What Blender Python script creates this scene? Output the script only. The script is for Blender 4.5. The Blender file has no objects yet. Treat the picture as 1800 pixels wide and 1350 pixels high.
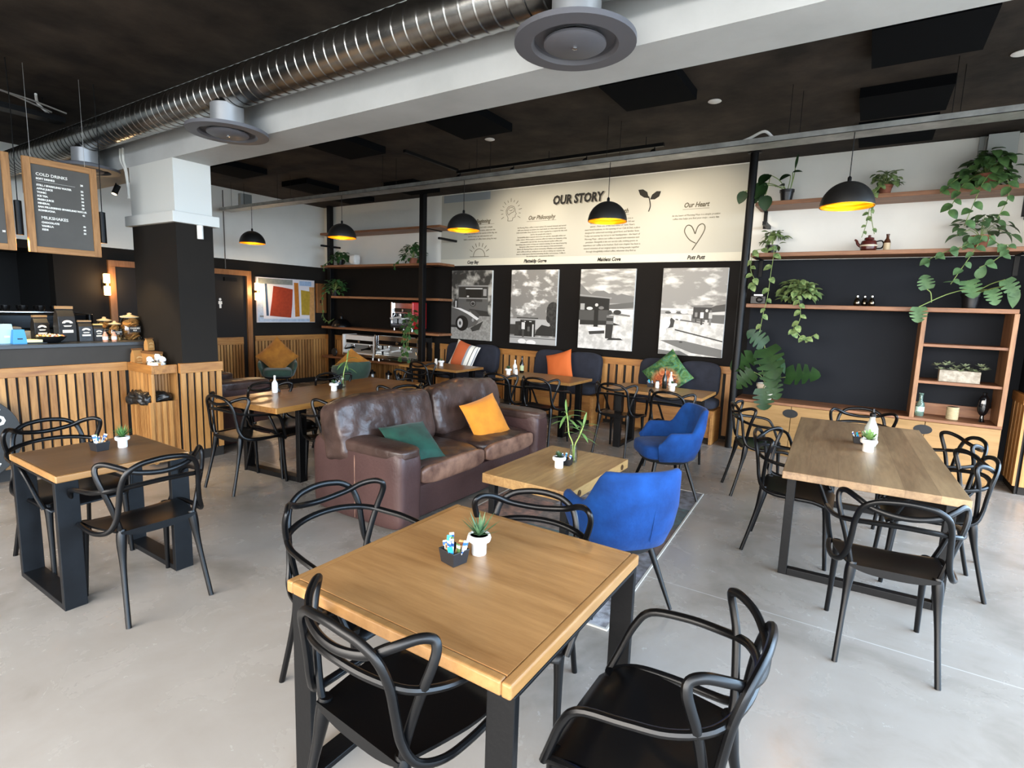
import bpy, bmesh, math, random
from mathutils import Vector, Matrix, noise, Euler
random.seed(7)
PI = math.pi
sc = bpy.context.scene
COL = sc.collection

# ---------------- camera, world, large light, exposure ----------------
def look(yaw, pit, roll):
    fw = Vector((math.sin(yaw)*math.cos(pit), math.cos(yaw)*math.cos(pit), -math.sin(pit)))
    r0 = Vector((math.cos(yaw), -math.sin(yaw), 0)); u0 = r0.cross(fw)
    r = r0*math.cos(roll) + u0*math.sin(roll); u = u0*math.cos(roll) - r0*math.sin(roll)
    return Matrix((r, u, -fw)).transposed()
cd = bpy.data.cameras.new('camera'); cam = bpy.data.objects.new('camera', cd); COL.objects.link(cam)
cd.sensor_fit = 'HORIZONTAL'; cd.sensor_width = 36; cd.lens = 957.0/1800*36; cd.clip_start = .02; cd.clip_end = 300
cam.matrix_world = Matrix.Translation((0, 0, 1.62)) @ look(math.radians(-32.7), math.radians(7.9), math.radians(1.9)).to_4x4()
sc.camera = cam
w = bpy.data.worlds.new('daylight'); sc.world = w; w.use_nodes = True
wb = w.node_tree.nodes['Background']; wb.inputs[1].default_value = 12.5
wn = w.node_tree.nodes; wl = w.node_tree.links.new        # cool sky beyond the right windows, warmer street side behind the camera
w_tc = wn.new('ShaderNodeTexCoord'); w_dt = wn.new('ShaderNodeVectorMath'); w_dt.operation = 'DOT_PRODUCT'; w_dt.inputs[1].default_value = (.7, .7, 0)
w_mr = wn.new('ShaderNodeMapRange'); w_mr.inputs[1].default_value = -.75; w_mr.inputs[2].default_value = .75
w_mx = wn.new('ShaderNodeMix'); w_mx.data_type = 'RGBA'; w_mx.inputs[6].default_value = (1, .94, .87, 1); w_mx.inputs[7].default_value = (.52, .74, 1, 1)
wl(w_tc.outputs['Generated'], w_dt.inputs[0]); wl(w_dt.outputs['Value'], w_mr.inputs[0]); wl(w_mr.outputs[0], w_mx.inputs[0]); wl(w_mx.outputs[2], wb.inputs[0])
vs = sc.view_settings; vs.view_transform = 'Standard'; vs.look = 'None'; vs.gamma = 1; vs.use_curve_mapping = False
vs.exposure = 0.62
sc.cycles.use_denoising = True
sc.cycles.max_bounces = 9; sc.cycles.diffuse_bounces = 7; sc.cycles.glossy_bounces = 3; sc.cycles.transmission_bounces = 6
sc.cycles.sample_clamp_indirect = 6
sc.cycles.caustics_reflective = False; sc.cycles.caustics_refractive = False
def portal(name, loc, rot, sx, sy):
    l = bpy.data.lights.new(name, 'AREA'); l.shape = 'RECTANGLE'; l.size = sx; l.size_y = sy; l.cycles.is_portal = True
    o = bpy.data.objects.new(name, l); COL.objects.link(o); o.location = loc; o.rotation_euler = rot
    o['kind'] = 'helper'
portal('window_portal', (3.4, 2.0, 1.62), (0, PI/2, 0), 3.1, 9.4)      # -Z points to -X
portal('window_portal', (-.9, -2.7, 1.62), (PI/2, 0, 0), 8.0, 3.1)

# ---------------- materials ----------------
def lin(h):
    h = h.lstrip('#'); f = lambda c: c/12.92 if c <= .04045 else ((c+.055)/1.055)**2.4
    return tuple(f(int(h[i:i+2], 16)/255) for i in (0, 2, 4)) + (1,)
MATS = {}
def mat(name, hexc, rough=.5, metal=0, var=None, bump=None, spec=.5, emit=None, trans=0, sheen=0, coat=0, ior=1.45):
    if name in MATS: return MATS[name]
    m = bpy.data.materials.new(name); m.use_nodes = True; nt = m.node_tree; N = nt.nodes; b = N['Principled BSDF']
    I = b.inputs; c = lin(hexc); I['Base Color'].default_value = c; I['Roughness'].default_value = rough
    I['Metallic'].default_value = metal; I['Specular IOR Level'].default_value = spec
    I['Transmission Weight'].default_value = trans; I['Sheen Weight'].default_value = sheen; I['Coat Weight'].default_value = coat; I['IOR'].default_value = ior
    if emit: I['Emission Color'].default_value = lin(emit[0]); I['Emission Strength'].default_value = emit[1]
    if var or bump: tc = N.new('ShaderNodeTexCoord')
    if var:
        n = N.new('ShaderNodeTexNoise'); n.inputs['Scale'].default_value = var[0]; n.inputs['Detail'].default_value = 6; n.inputs['Roughness'].default_value = .6
        nt.links.new(tc.outputs['Object'], n.inputs['Vector'])
        r = N.new('ShaderNodeValToRGB'); r.color_ramp.elements[0].position = .32; r.color_ramp.elements[1].position = .68
        c2 = lin(var[1]); r.color_ramp.elements[0].color = c2; r.color_ramp.elements[1].color = c
        nt.links.new(n.outputs['Fac'], r.inputs['Fac']); nt.links.new(r.outputs['Color'], I['Base Color'])
    if bump:
        n2 = N.new('ShaderNodeTexNoise'); n2.inputs['Scale'].default_value = bump[0]; n2.inputs['Detail'].default_value = 5
        nt.links.new(tc.outputs['Object'], n2.inputs['Vector'])
        bp = N.new('ShaderNodeBump'); bp.inputs['Strength'].default_value = bump[1]; bp.inputs['Distance'].default_value = bump[2] if len(bump) > 2 else .01
        nt.links.new(n2.outputs['Fac'], bp.inputs['Height']); nt.links.new(bp.outputs['Normal'], I['Normal'])
    MATS[name] = m; return m
def thin_glass(name, col, rough=.05, fac=.12):
    m = bpy.data.materials.new(name); m.use_nodes = True; nt = m.node_tree; N = nt.nodes; L = nt.links.new; N.remove(N['Principled BSDF'])
    t = N.new('ShaderNodeBsdfTransparent'); t.inputs[0].default_value = lin(col); g = N.new('ShaderNodeBsdfGlossy'); g.inputs['Roughness'].default_value = rough
    lw = N.new('ShaderNodeLayerWeight'); lw.inputs[0].default_value = .3; a = N.new('ShaderNodeMath'); a.operation = 'MULTIPLY_ADD'; a.inputs[1].default_value = .6; a.inputs[2].default_value = fac*.4; L(lw.outputs['Fresnel'], a.inputs[0])
    x = N.new('ShaderNodeMixShader'); L(a.outputs[0], x.inputs[0]); L(t.outputs[0], x.inputs[1]); L(g.outputs[0], x.inputs[2]); L(x.outputs[0], N['Material Output'].inputs[0]); MATS[name] = m; return m
def wood(name, light, dark, axis='x', scale=1.0, rough=.45, planks=0, island=.0, knots=True, coat=0):
    """grain stretched along one object axis; optional plank joints across it"""
    if name in MATS: return MATS[name]
    m = bpy.data.materials.new(name); m.use_nodes = True; nt = m.node_tree; N = nt.nodes; L = nt.links.new; b = N['Principled BSDF']
    b.inputs['Roughness'].default_value = rough; b.inputs['Coat Weight'].default_value = coat; b.inputs['Coat Roughness'].default_value = .25
    tc = N.new('ShaderNodeTexCoord'); mp = N.new('ShaderNodeMapping'); L(tc.outputs['Object'], mp.inputs['Vector'])
    s = {'x': (.9, 9, 9), 'y': (9, .9, 9), 'z': (9, 9, .9)}[axis]
    mp.inputs['Scale'].default_value = tuple(v*scale for v in s)
    geo = N.new('ShaderNodeNewGeometry')
    add = N.new('ShaderNodeVectorMath'); add.operation = 'ADD'; L(mp.outputs['Vector'], add.inputs[0])
    cmb = N.new('ShaderNodeMath'); cmb.operation = 'MULTIPLY'; cmb.inputs[1].default_value = 37; L(geo.outputs['Random Per Island'], cmb.inputs[0])
    if island: L(cmb.outputs[0], add.inputs[1])
    vec = add.outputs[0]
    n1 = N.new('ShaderNodeTexNoise'); n1.inputs['Scale'].default_value = 1.0; n1.inputs['Detail'].default_value = 3; n1.inputs['Distortion'].default_value = 1.2; L(vec, n1.inputs['Vector'])
    n2 = N.new('ShaderNodeTexNoise'); n2.inputs['Scale'].default_value = 5.5; n2.inputs['Detail'].default_value = 8; n2.inputs['Roughness'].default_value = .7; L(vec, n2.inputs['Vector'])
    mx = N.new('ShaderNodeMath'); mx.operation = 'ADD'; L(n1.outputs['Fac'], mx.inputs[0]); L(n2.outputs['Fac'], mx.inputs[1])
    hf = N.new('ShaderNodeMath'); hf.operation = 'MULTIPLY'; hf.inputs[1].default_value = .5; L(mx.outputs[0], hf.inputs[0])
    last = hf.outputs[0]
    if island:
        ia = N.new('ShaderNodeMath'); ia.operation = 'MULTIPLY_ADD'; ia.inputs[1].default_value = island; L(geo.outputs['Random Per Island'], ia.inputs[0])
        sub = N.new('ShaderNodeMath'); sub.operation = 'SUBTRACT'; sub.inputs[1].default_value = island/2; L(last, sub.inputs[0]); L(sub.outputs[0], ia.inputs[2]); last = ia.outputs[0]
    if planks:
        sep = N.new('ShaderNodeSeparateXYZ'); L(tc.outputs['Object'], sep.inputs[0]); ax = {'x': 1, 'y': 0, 'z': 0}[axis]
        dv = N.new('ShaderNodeMath'); dv.operation = 'DIVIDE'; dv.inputs[1].default_value = planks; L(sep.outputs[ax], dv.inputs[0])
        fl = N.new('ShaderNodeMath'); fl.operation = 'FLOOR'; L(dv.outputs[0], fl.inputs[0])
        wn = N.new('ShaderNodeTexWhiteNoise'); wn.noise_dimensions = '1D'; L(fl.outputs[0], wn.inputs['W'])
        pa = N.new('ShaderNodeMath'); pa.operation = 'MULTIPLY_ADD'; pa.inputs[1].default_value = .22; L(wn.outputs['Value'], pa.inputs[0])
        sb = N.new('ShaderNodeMath'); sb.operation = 'SUBTRACT'; sb.inputs[1].default_value = .11; L(last, sb.inputs[0]); L(sb.outputs[0], pa.inputs[2]); last = pa.outputs[0]
        fr = N.new('ShaderNodeMath'); fr.operation = 'FRACT'; L(dv.outputs[0], fr.inputs[0])
        lt = N.new('ShaderNodeMath'); lt.operation = 'LESS_THAN'; lt.inputs[1].default_value = .02; L(fr.outputs[0], lt.inputs[0])
        dk = N.new('ShaderNodeMath'); dk.operation = 'MULTIPLY_ADD'; dk.inputs[1].default_value = -.22; L(lt.outputs[0], dk.inputs[0]); L(last, dk.inputs[2]); last = dk.outputs[0]
    if knots:
        v = N.new('ShaderNodeTexVoronoi'); v.inputs['Scale'].default_value = .45; L(vec, v.inputs['Vector'])
        kr = N.new('ShaderNodeMapRange'); kr.inputs[1].default_value = .03; kr.inputs[2].default_value = .12; kr.inputs[3].default_value = -.22; kr.inputs[4].default_value = 0; L(v.outputs['Distance'], kr.inputs[0])
        ka = N.new('ShaderNodeMath'); ka.operation = 'ADD'; L(last, ka.inputs[0]); L(kr.outputs[0], ka.inputs[1]); last = ka.outputs[0]
    r = N.new('ShaderNodeValToRGB'); r.color_ramp.elements[0].position = .3; r.color_ramp.elements[1].position = .66
    r.color_ramp.elements[0].color = lin(dark); r.color_ramp.elements[1].color = lin(light)
    L(last, r.inputs['Fac']); L(r.outputs['Color'], b.inputs['Base Color'])
    bp = N.new('ShaderNodeBump'); bp.inputs['Strength'].default_value = .12; bp.inputs['Distance'].default_value = .003; L(last, bp.inputs['Height']); L(bp.outputs['Normal'], b.inputs['Normal'])
    MATS[name] = m; return m

# ---------------- mesh helpers ----------------
class MB:
    def __init__(s): s.v = []; s.f = []; s.mi = []; s.cur = 0
    def add(s, V, F):
        o = len(s.v); s.v += [tuple(p) for p in V]; s.f += [tuple(i+o for i in f) for f in F]; s.mi += [s.cur]*len(F); return s
    def box(s, x0, x1, y0, y1, z0, z1, M=None):
        V = [Vector((x, y, z)) for z in (z0, z1) for y in (y0, y1) for x in (x0, x1)]
        if M: V = [M @ p for p in V]
        return s.add(V, [(0, 2, 3, 1), (4, 5, 7, 6), (0, 1, 5, 4), (2, 6, 7, 3), (0, 4, 6, 2), (1, 3, 7, 5)])
    def tube(s, P, R, n=10, cap=True, flat=1.0):
        P = [Vector(p) for p in P]; R = R if hasattr(R, '__len__') else [R]*len(P); V = []; F = []
        t0 = (P[1]-P[0]).normalized(); a = t0.orthogonal().normalized()
        for i, p in enumerate(P):
            t = (P[min(i+1, len(P)-1)]-P[max(i-1, 0)]).normalized()
            a = (a - t*a.dot(t)).normalized(); b = t.cross(a)
            V += [p + (a*math.cos(2*PI*k/n) + b*math.sin(2*PI*k/n)*flat)*R[i] for k in range(n)]
        for i in range(len(P)-1):
            F += [(i*n+k, i*n+(k+1) % n, (i+1)*n+(k+1) % n, (i+1)*n+k) for k in range(n)]
        if cap: F += [tuple(reversed(range(n))), tuple(range((len(P)-1)*n, len(P)*n))]
        return s.add(V, F)
    def lathe(s, prof, c=(0, 0, 0), n=24, cap=True, sx=1, sy=1):
        V = []; F = []; m = len(prof)
        for r, z in prof: V += [(c[0]+r*sx*math.cos(2*PI*k/n), c[1]+r*sy*math.sin(2*PI*k/n), c[2]+z) for k in range(n)]
        for i in range(m-1): F += [(i*n+k, i*n+(k+1) % n, (i+1)*n+(k+1) % n, (i+1)*n+k) for k in range(n)]
        if cap:
            if prof[0][0] > 1e-5: F.append(tuple(reversed(range(n))))
            if prof[-1][0] > 1e-5: F.append(tuple(range((m-1)*n, m*n)))
        return s.add(V, F)
    def prism(s, poly, M, d):
        """polygon (x,y) extruded by d along local z"""
        n = len(poly); V = [M @ Vector((x, y, 0)) for x, y in poly] + [M @ Vector((x, y, d)) for x, y in poly]
        return s.add(V, [tuple(reversed(range(n))), tuple(range(n, 2*n))] + [(k, (k+1) % n, n+(k+1) % n, n+k) for k in range(n)])
    def build(s, name, mats, parent=None, smooth=False, bevel=0, seg=2, angle=40):
        me = bpy.data.meshes.new(name); me.from_pydata(s.v, [], s.f); me.validate()
        for m in (mats if isinstance(mats, (list, tuple)) else [mats]): me.materials.append(m)
        if len(me.polygons) == len(s.mi): me.polygons.foreach_set('material_index', s.mi)
        bm = bmesh.new(); bm.from_mesh(me); bmesh.ops.recalc_face_normals(bm, faces=bm.faces)
        bm.to_mesh(me); bm.free()
        if smooth:
            me.polygons.foreach_set('use_smooth', [True]*len(me.polygons)); me.set_sharp_from_angle(angle=math.radians(angle))
        me.update()
        o = bpy.data.objects.new(name, me); COL.objects.link(o)
        if parent: o.parent = parent
        if bevel:
            b = o.modifiers.new('edge', 'BEVEL'); b.width = bevel; b.segments = seg; b.limit_method = 'ANGLE'
        return o
def box(name, m, x0, x1, y0, y1, z0, z1, parent=None, bevel=0, M=None):
    return MB().box(x0, x1, y0, y1, z0, z1, M).build(name, m, parent, bevel=bevel)
def tag(o, label, cat, group=None):
    o['label'] = label; o['category'] = cat
    if group: o['group'] = group
    return o
def thing(name, label, cat, loc=(0, 0, 0), rz=0, group=None):
    o = bpy.data.objects.new(name, None); COL.objects.link(o); o.location = loc; o.rotation_euler = (0, 0, rz); o.empty_display_size = .1
    return tag(o, label, cat, group)
def struct(o): o['kind'] = 'structure'; return o
KIDS = {}
def dup(o, parent=None):
    c = o.copy(); COL.objects.link(c)
    if parent: c.parent = parent
    for ch in list(o.children): dup(ch, c)
    return c
def place(o, loc, rz, label=None, group=None):
    o.location = loc; o.rotation_euler = (0, 0, rz)
    if label: o['label'] = label
    if group: o['group'] = group
    return o
def cr(P, n=6, closed=False):
    """Catmull-Rom through points"""
    P = [Vector(p) for p in P]; out = []
    for i in range(len(P)-1):
        a = P[max(i-1, 0)]; b = P[i]; c = P[i+1]; d = P[min(i+2, len(P)-1)]
        for k in range(n):
            t = k/n; out.append(.5*((2*b) + (c-a)*t + (2*a-5*b+4*c-d)*t*t + (3*b-a-3*c+d)*t**3))
    return out + [P[-1]]
def orient(nrm, up=(0, 0, 1), loc=(0, 0, 0), roll=0):
    z = Vector(nrm).normalized(); x = Vector(up).cross(z).normalized(); y = z.cross(x)
    return Matrix.Translation(loc) @ Matrix((x, y, z)).transposed().to_4x4() @ Matrix.Rotation(roll, 4, 'Z')
def cushion(sx, sy, sz, e=6, n=14, puff=.1, wr=0, ws=5, M=None, seed=0, ridge=0):
    """soft box: superellipsoid of a cube grid, puffed, wrinkled"""
    mb = MB(); g = [-1+2*i/n for i in range(n+1)]; idx = {}; V = []; F = []
    def vid(p):
        k = tuple(round(c*1000) for c in p)
        if k not in idx: idx[k] = len(V); V.append(Vector(p))
        return idx[k]
    for ax in range(3):
        for sg in (-1, 1):
            for i in range(n):
                for j in range(n):
                    q = []
                    for a, b in ((g[i], g[j]), (g[i+1], g[j]), (g[i+1], g[j+1]), (g[i], g[j+1])):
                        p = [0, 0, 0]; p[ax] = sg; p[(ax+1) % 3] = a; p[(ax+2) % 3] = b; q.append(vid(p))
                    F.append(tuple(q))
    out = []
    for p in V:
        L = (abs(p.x)**e+abs(p.y)**e+abs(p.z)**e)**(1/e); q = p/L
        b = 1+puff*(1-q.x**2)*(1-q.y**2)
        r = Vector((q.x*sx/2, q.y*sy/2, q.z*sz/2*b))
        if wr:
            s = Vector((seed*3.1, seed*1.7, 0))
            d = noise.noise(r*ws+s)*wr + noise.noise(r*ws*2.7+s)*wr*.45
            if ridge: d -= abs(noise.noise(Vector((r.x*4, r.y*9, r.z*4))+s))*ridge
            r += Vector((q.x**3, q.y**3, q.z)).normalized()*d
        out.append(M @ r if M else r)
    return mb.add(out, F)
def pillow(w, h, t, n=14, wr=.006, seed=0):
    V = []; F = []; m = n+1
    for sg in (1, -1):
        for j in range(m):
            for i in range(m):
                u = -1+2*i/n; v = -1+2*j/n
                x = u*w/2*(1-.07*(1-v*v)); y = v*h/2*(1-.07*(1-u*u))
                z = sg*t/2*max(0, (1-u**2)*(1-v**2))**.42
                z += noise.noise(Vector((x*9+seed, y*9, sg)))*wr*(1-abs(u)**4)*(1-abs(v)**4)
                V.append((x, y, z))
    for s in (0, m*m):
        for j in range(n):
            for i in range(n):
                q = (s+j*m+i, s+j*m+i+1, s+(j+1)*m+i+1, s+(j+1)*m+i); F.append(q if s == 0 else q[::-1])
    return V, F
FONTS = {}
def text(body, size, m, parent, loc, rot=(PI/2, 0, 0), align='CENTER', shear=0, bold=0, name='lettering', space=1.0, sx=1.0, line=1.0):
    c = bpy.data.curves.new(name, 'FONT'); c.body = body; c.size = size; c.align_x = align; c.align_y = 'CENTER'; c.shear = shear
    c.offset = bold; c.extrude = .0008; c.space_character = space; c.space_line = line; c.resolution_u = 2
    c.materials.append(m); tmp = bpy.data.objects.new(name, c); me = bpy.data.meshes.new_from_object(tmp); bpy.data.objects.remove(tmp); o = bpy.data.objects.new(name, me); COL.objects.link(o); o.parent = parent; o.location = loc; o.rotation_euler = rot; o.scale = (sx, 1, 1)
    return o
# leaves -----------------------------------------------------------------
def leaf(mb, base, d, up, L, W, kind='heart', droop=.25):
    d = Vector(d).normalized(); up = Vector(up); s = d.cross(up)
    if s.length < 1e-3: s = d.orthogonal()
    s.normalize(); n = s.cross(d); base = Vector(base)
    if kind == 'mon':
        T = [0, .05, .15, .245, .31, .37, .445, .51, .575, .655, .72, .785, .88, .96, 1]; nt = {4, 7, 10}
        wf = lambda t: (math.sin(PI*min(1, t*.80+.18))**.6)
    else:
        T = [i/7 for i in range(8)]; nt = set()
        wf = {'heart': lambda t: math.sin(PI*(t*.82+.16))**.9*(1 if t > 0 else .55), 'lance': lambda t: math.sin(PI*min(1, t*.9+.08))**.8, 'spike': lambda t: 1-t*.97 if t > .2 else .75+t*.3}[kind]
    V = []; F = []
    for i, t in enumerate(T):
        wd = W*.5*wf(t) if t < 1 else W*.02
        if i in nt: wd *= .30
        c = base + d*(L*t) - n*(L*droop*t*t)
        V += [c - s*wd + n*(wd*.28), c, c + s*wd + n*(wd*.28)]
    for i in range(len(T)-1):
        a = i*3; F += [(a, a+1, a+4, a+3), (a+1, a+2, a+5, a+4)]
    mb.add(V, F)
# ---------------- palette ----------------
WHITE = mat('white_paint', '#ebe9e1', .7, var=(1.2, '#e2e0d8'), bump=(30, .05))
BEAMW = mat('beam_plaster', '#bcbdbb', .75, var=(1.6, '#acadab'), bump=(8, .15))
BLACKW = mat('black_wall_paint', '#181513', .75, var=(1.5, '#141210'), spec=.12)
NAVY = mat('blue_black_wall_paint', '#1a1d23', .7, var=(1.2, '#15181d'), spec=.18)
CEIL = mat('black_ceiling_paint', '#423931', .85, var=(2.2, '#211c18'), bump=(14, .2), spec=.25)
FOAM = mat('black_acoustic_foam', '#08090b', .95, spec=.1)
BLKM = mat('black_powder_metal', '#0a0a0b', .45, bump=(60, .08), spec=.25)
STEEL = mat('dark_steel_leg', '#15171a', .45, metal=.2, var=(9, '#0e0f11'), spec=.3)
PLAST = mat('black_plastic', '#070708', .30, spec=.32)
GALV = mat('galvanised_steel', '#b9bab6', .42, metal=.75, var=(6, '#8e8f8c'))
DUCT = mat('duct_steel', '#b3b2ae', .27, metal=1.0, var=(4, '#807f7c'), bump=(9, .12))
GREYP = mat('grey_diffuser_paint', '#5e5e63', .5)
CHROME = mat('chrome', '#d8d8d8', .12, metal=1)
PINE = wood('pine_cladding', '#c08c50', '#85572a', 'z', 1.2, .5, island=.30)
PINEY = wood('pine_rail_along_depth', '#c08a4a', '#85532a', 'y', 1.0, .5)
PINEX = wood('pine_rail_along_wall', '#b27b3d', '#74461d', 'x', 1.0, .5)
SHELF = wood('red_brown_shelf_wood', '#9a6a47', '#623a22', 'x', 1.3, .5, island=.1)
SHELFZ = wood('red_brown_upright_wood', '#a67a55', '#6b4429', 'z', 1.3, .5)
PLY = wood('oak_veneer', '#a98250', '#80602f', 'x', .8, .45)
TABX = wood('square_table_oak', '#ab8152', '#7d5630', 'x', .8, .34, planks=0, coat=.15)
TABM = wood('long_table_pine', '#a5773f', '#774c22', 'y', 1.0, .3, planks=.19, coat=.2)
TABR = wood('distressed_table_pine', '#a58763', '#775d43', 'y', 1.2, .36, planks=.155, coat=.1)
TABL = wood('brown_table_top', '#7c5730', '#5c3d1f', 'y', .8, .34)
EDGE = wood('table_edge_oak', '#a57b4c', '#7d572d', 'y', .8, .35)
TABC = wood('coffee_table_pine', '#b8945f', '#866339', 'y', 1.2, .4, planks=.17)
LEATH = mat('brown_leather', '#503d36', .36, var=(3.4, '#2c1f1b'), bump=(17, .5, .012), spec=.5)
LEATHB = mat('worn_leather_edge', '#94705c', .42, var=(7, '#4a2f27'), bump=(26, .25, .004))
LEATHD = mat('brown_leather_side', '#4a3431', .45, var=(2.5, '#3a2624'), bump=(40, .2))
BLUEV = mat('blue_velvet', '#124080', .85, sheen=.05, var=(6, '#0b2c5e'), bump=(40, .25), spec=.2)
GREENV = mat('green_velvet', '#3c5645', .8, sheen=.3, var=(6, '#2c4236'), bump=(90, .1))
DGREEN = mat('dark_green_velvet', '#0e4335', .75, sheen=.08, var=(8, '#08291f'), bump=(30, .2))
MUST = mat('mustard_velvet', '#cf7f18', .8, sheen=.12, var=(9, '#bb6f12'))
MUSTD = mat('ochre_velvet', '#b5741f', .8, sheen=.3, var=(9, '#965a14'))
ORANGE = mat('orange_fabric', '#c8632c', .85, bump=(220, .3))
NAVYF = mat('dark_navy_fabric', '#232631', .9, var=(9, '#1b1d26'), bump=(200, .2))
POTW = mat('white_ceramic', '#e8e6e0', .3)
POTB = mat('black_pot', '#141416', .35)
TERRA = mat('terracotta', '#8d5540', .8)
SOIL = mat('potting_soil', '#2d221a', .95, bump=(80, .5))
LEAFG = mat('leaf_green', '#3a6030', .55, var=(7, '#26481f'))
LEAFD = mat('leaf_dark_green', '#27431f', .5, var=(6, '#183018'), spec=.35)
LEAFV = mat('leaf_variegated', '#93a468', .55, var=(24, '#37592f'))
LEAFP = mat('leaf_pale', '#5c7a50', .55, var=(9, '#385434'), spec=.35)
STEM = mat('plant_stem', '#77894c', .6)
GLASS = mat('clear_glass', '#eef6f0', .03, trans=1, ior=1.45)
AQUA = mat('aqua_glass', '#9fd0c4', .08, trans=.8)
INK = mat('black_ink', '#25231f', .8)
INKB = mat('brown_ink', '#57503f', .8)
WLET = mat('white_lettering', '#ece8de', .7)
PAPER = mat('white_paper', '#e9e7e2', .8)
KRAFT = mat('kraft_card', '#a9783f', .85)

# ---------------- room shell ----------------
H = 3.5; XL = -9.43; XR = 3.2; YB = 7.45; YF = -2.5
def floor_mat():
    m = bpy.data.materials.new('polished_concrete'); m.use_nodes = True; nt = m.node_tree; N = nt.nodes; L = nt.links.new; b = N['Principled BSDF']
    tc = N.new('ShaderNodeTexCoord')
    def nz(s, d, dis=0):
        n = N.new('ShaderNodeTexNoise'); n.inputs['Scale'].default_value = s; n.inputs['Detail'].default_value = d; n.inputs['Distortion'].default_value = dis; n.inputs['Roughness'].default_value = .62; L(tc.outputs['Object'], n.inputs['Vector']); return n.outputs['Fac']
    a = nz(.8, 5, .8); c = nz(4, 6, .5)
    mx = N.new('ShaderNodeMath'); mx.operation = 'MULTIPLY_ADD'; mx.inputs[1].default_value = .35; L(c, mx.inputs[0]); L(a, mx.inputs[2])
    r = N.new('ShaderNodeValToRGB'); e = r.color_ramp.elements; e[0].position = .46; e[0].color = lin('#7c756c'); e[1].position = .95; e[1].color = lin('#a39d96')
    k = e.new(.66); k.color = lin('#979088'); L(mx.outputs[0], r.inputs['Fac'])
    sp = N.new('ShaderNodeSeparateXYZ'); L(tc.outputs['Object'], sp.inputs[0]); last = r.outputs['Color']
    for ax, val in ((1, 3.16), (0, -1.47), (1, -.6), (1, 6.9)):
        s = N.new('ShaderNodeMath'); s.operation = 'SUBTRACT'; s.inputs[1].default_value = val; L(sp.outputs[ax], s.inputs[0])
        ab = N.new('ShaderNodeMath'); ab.operation = 'ABSOLUTE'; L(s.outputs[0], ab.inputs[0])
        lt = N.new('ShaderNodeMath'); lt.operation = 'LESS_THAN'; lt.inputs[1].default_value = .004; L(ab.outputs[0], lt.inputs[0])
        mm = N.new('ShaderNodeMix'); mm.data_type = 'RGBA'; mm.inputs[7].default_value = lin('#c9c5bf'); L(last, mm.inputs[6])
        h2 = N.new('ShaderNodeMath'); h2.operation = 'MULTIPLY'; h2.inputs[1].default_value = .6; L(lt.outputs[0], h2.inputs[0]); L(h2.outputs[0], mm.inputs[0]); last = mm.outputs[2]
    L(last, b.inputs['Base Color'])
    rr = N.new('ShaderNodeMapRange'); rr.inputs[3].default_value = .16; rr.inputs[4].default_value = .36; L(c, rr.inputs[0]); L(rr.outputs[0], b.inputs['Roughness'])
    b.inputs['Specular IOR Level'].default_value = .55
    bp = N.new('ShaderNodeBump'); bp.inputs['Strength'].default_value = .06; bp.inputs['Distance'].default_value = .02; L(a, bp.inputs['Height']); L(bp.outputs['Normal'], b.inputs['Normal'])
    return m
struct(box('floor', floor_mat(), XL-.2, XR+.2, YF-.2, YB+.2, -.1, 0))
struct(box('ceiling', CEIL, XL-.2, XR+.2, YF-.2, YB+.2, H, H+.15))
PAVE = mat('outdoor_paving', '#8d8b86', .9, var=(2, '#7d7b76'))
struct(box('ground_outside', PAVE, -30, 40, -40, 30, -.16, -.11))
wb_ = MB(); wb_.box(XL-.2, -1.25, YB, YB+.2, 0, 2.31); a_ = wb_.build('wall_back', BLACKW); struct(a_)
struct(box('wall_back_recess', NAVY, -1.25, XR, YB, YB+.2, 0, 2.31))
struct(box('wall_back_upper', WHITE, XL-.2, XR, YB, YB+.2, 2.31, H))
# left wall with two toilet doors and a black recess standing in for shade
lw = MB(); lw.box(XL-.2, XL, YF, 1.2, 0, 2.31); lw.box(XL-.2, XL, 2.96, YB, 0, 2.31); lw.box(XL-.2, XL, 1.2, 2.96, 2.2, 2.31); struct(lw.build('wall_left', mat('charcoal_wall_paint', '#27231f', .75, var=(1.5, '#221f1c'), spec=.12)))
struct(box('wall_left_upper', WHITE, XL-.2, XL, YF, YB, 2.31, H))
struct(box('wall_left_shade', mat('shade_black', '#141210', .8), XL-1.6, XL-1.4, .9, 3.3, 0, 2.31))  # dark box added where the black wall only lies in shade
for y in (1.1, 2.96): struct(box('wall_left_shade_side', MATS['shade_black'], XL-1.5, XL-.2, y, y+.1, 0, 2.31))
struct(box('wall_left_shade_top', MATS['shade_black'], XL-1.5, XL-.2, 1.1, 3.0, 2.2, 2.31))
# right pier beside the cabinet and glazed right / front walls
pr = MB(); pr.box(1.37, XR, 6.95, YB, 0, 2.31); struct(pr.build('wall_right_pier', NAVY))
struct(box('wall_right_pier_upper', WHITE, 1.37, XR, 6.95, YB, 2.31, H))
FR = mat('window_frame_charcoal', '#26262a', .5)
def glazed(nm, ax, pos, a0, a1, n):
    mb = MB(); st = (a1-a0)/n; z1 = 3.2
    def bx(p0, p1, z0, zz, d=.06):
        if ax == 'x': mb.box(pos-d/2, pos+d/2, p0, p1, z0, zz)
        else: mb.box(p0, p1, pos-d/2, pos+d/2, z0, zz)
    bx(a0, a1, 0, .1); bx(a0, a1, z1-.06, z1); bx(a0, a1, 2.3, 2.36)
    for i in range(n+1): bx(a0+i*st-.03, a0+i*st+.03, 0, z1)
    struct(mb.build(nm, FR))
glazed('window_1', 'x', XR+.1, -2.5, 6.95, 6); glazed('window_2', 'y', YF-.1, -4.9, XR, 5)
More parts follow.
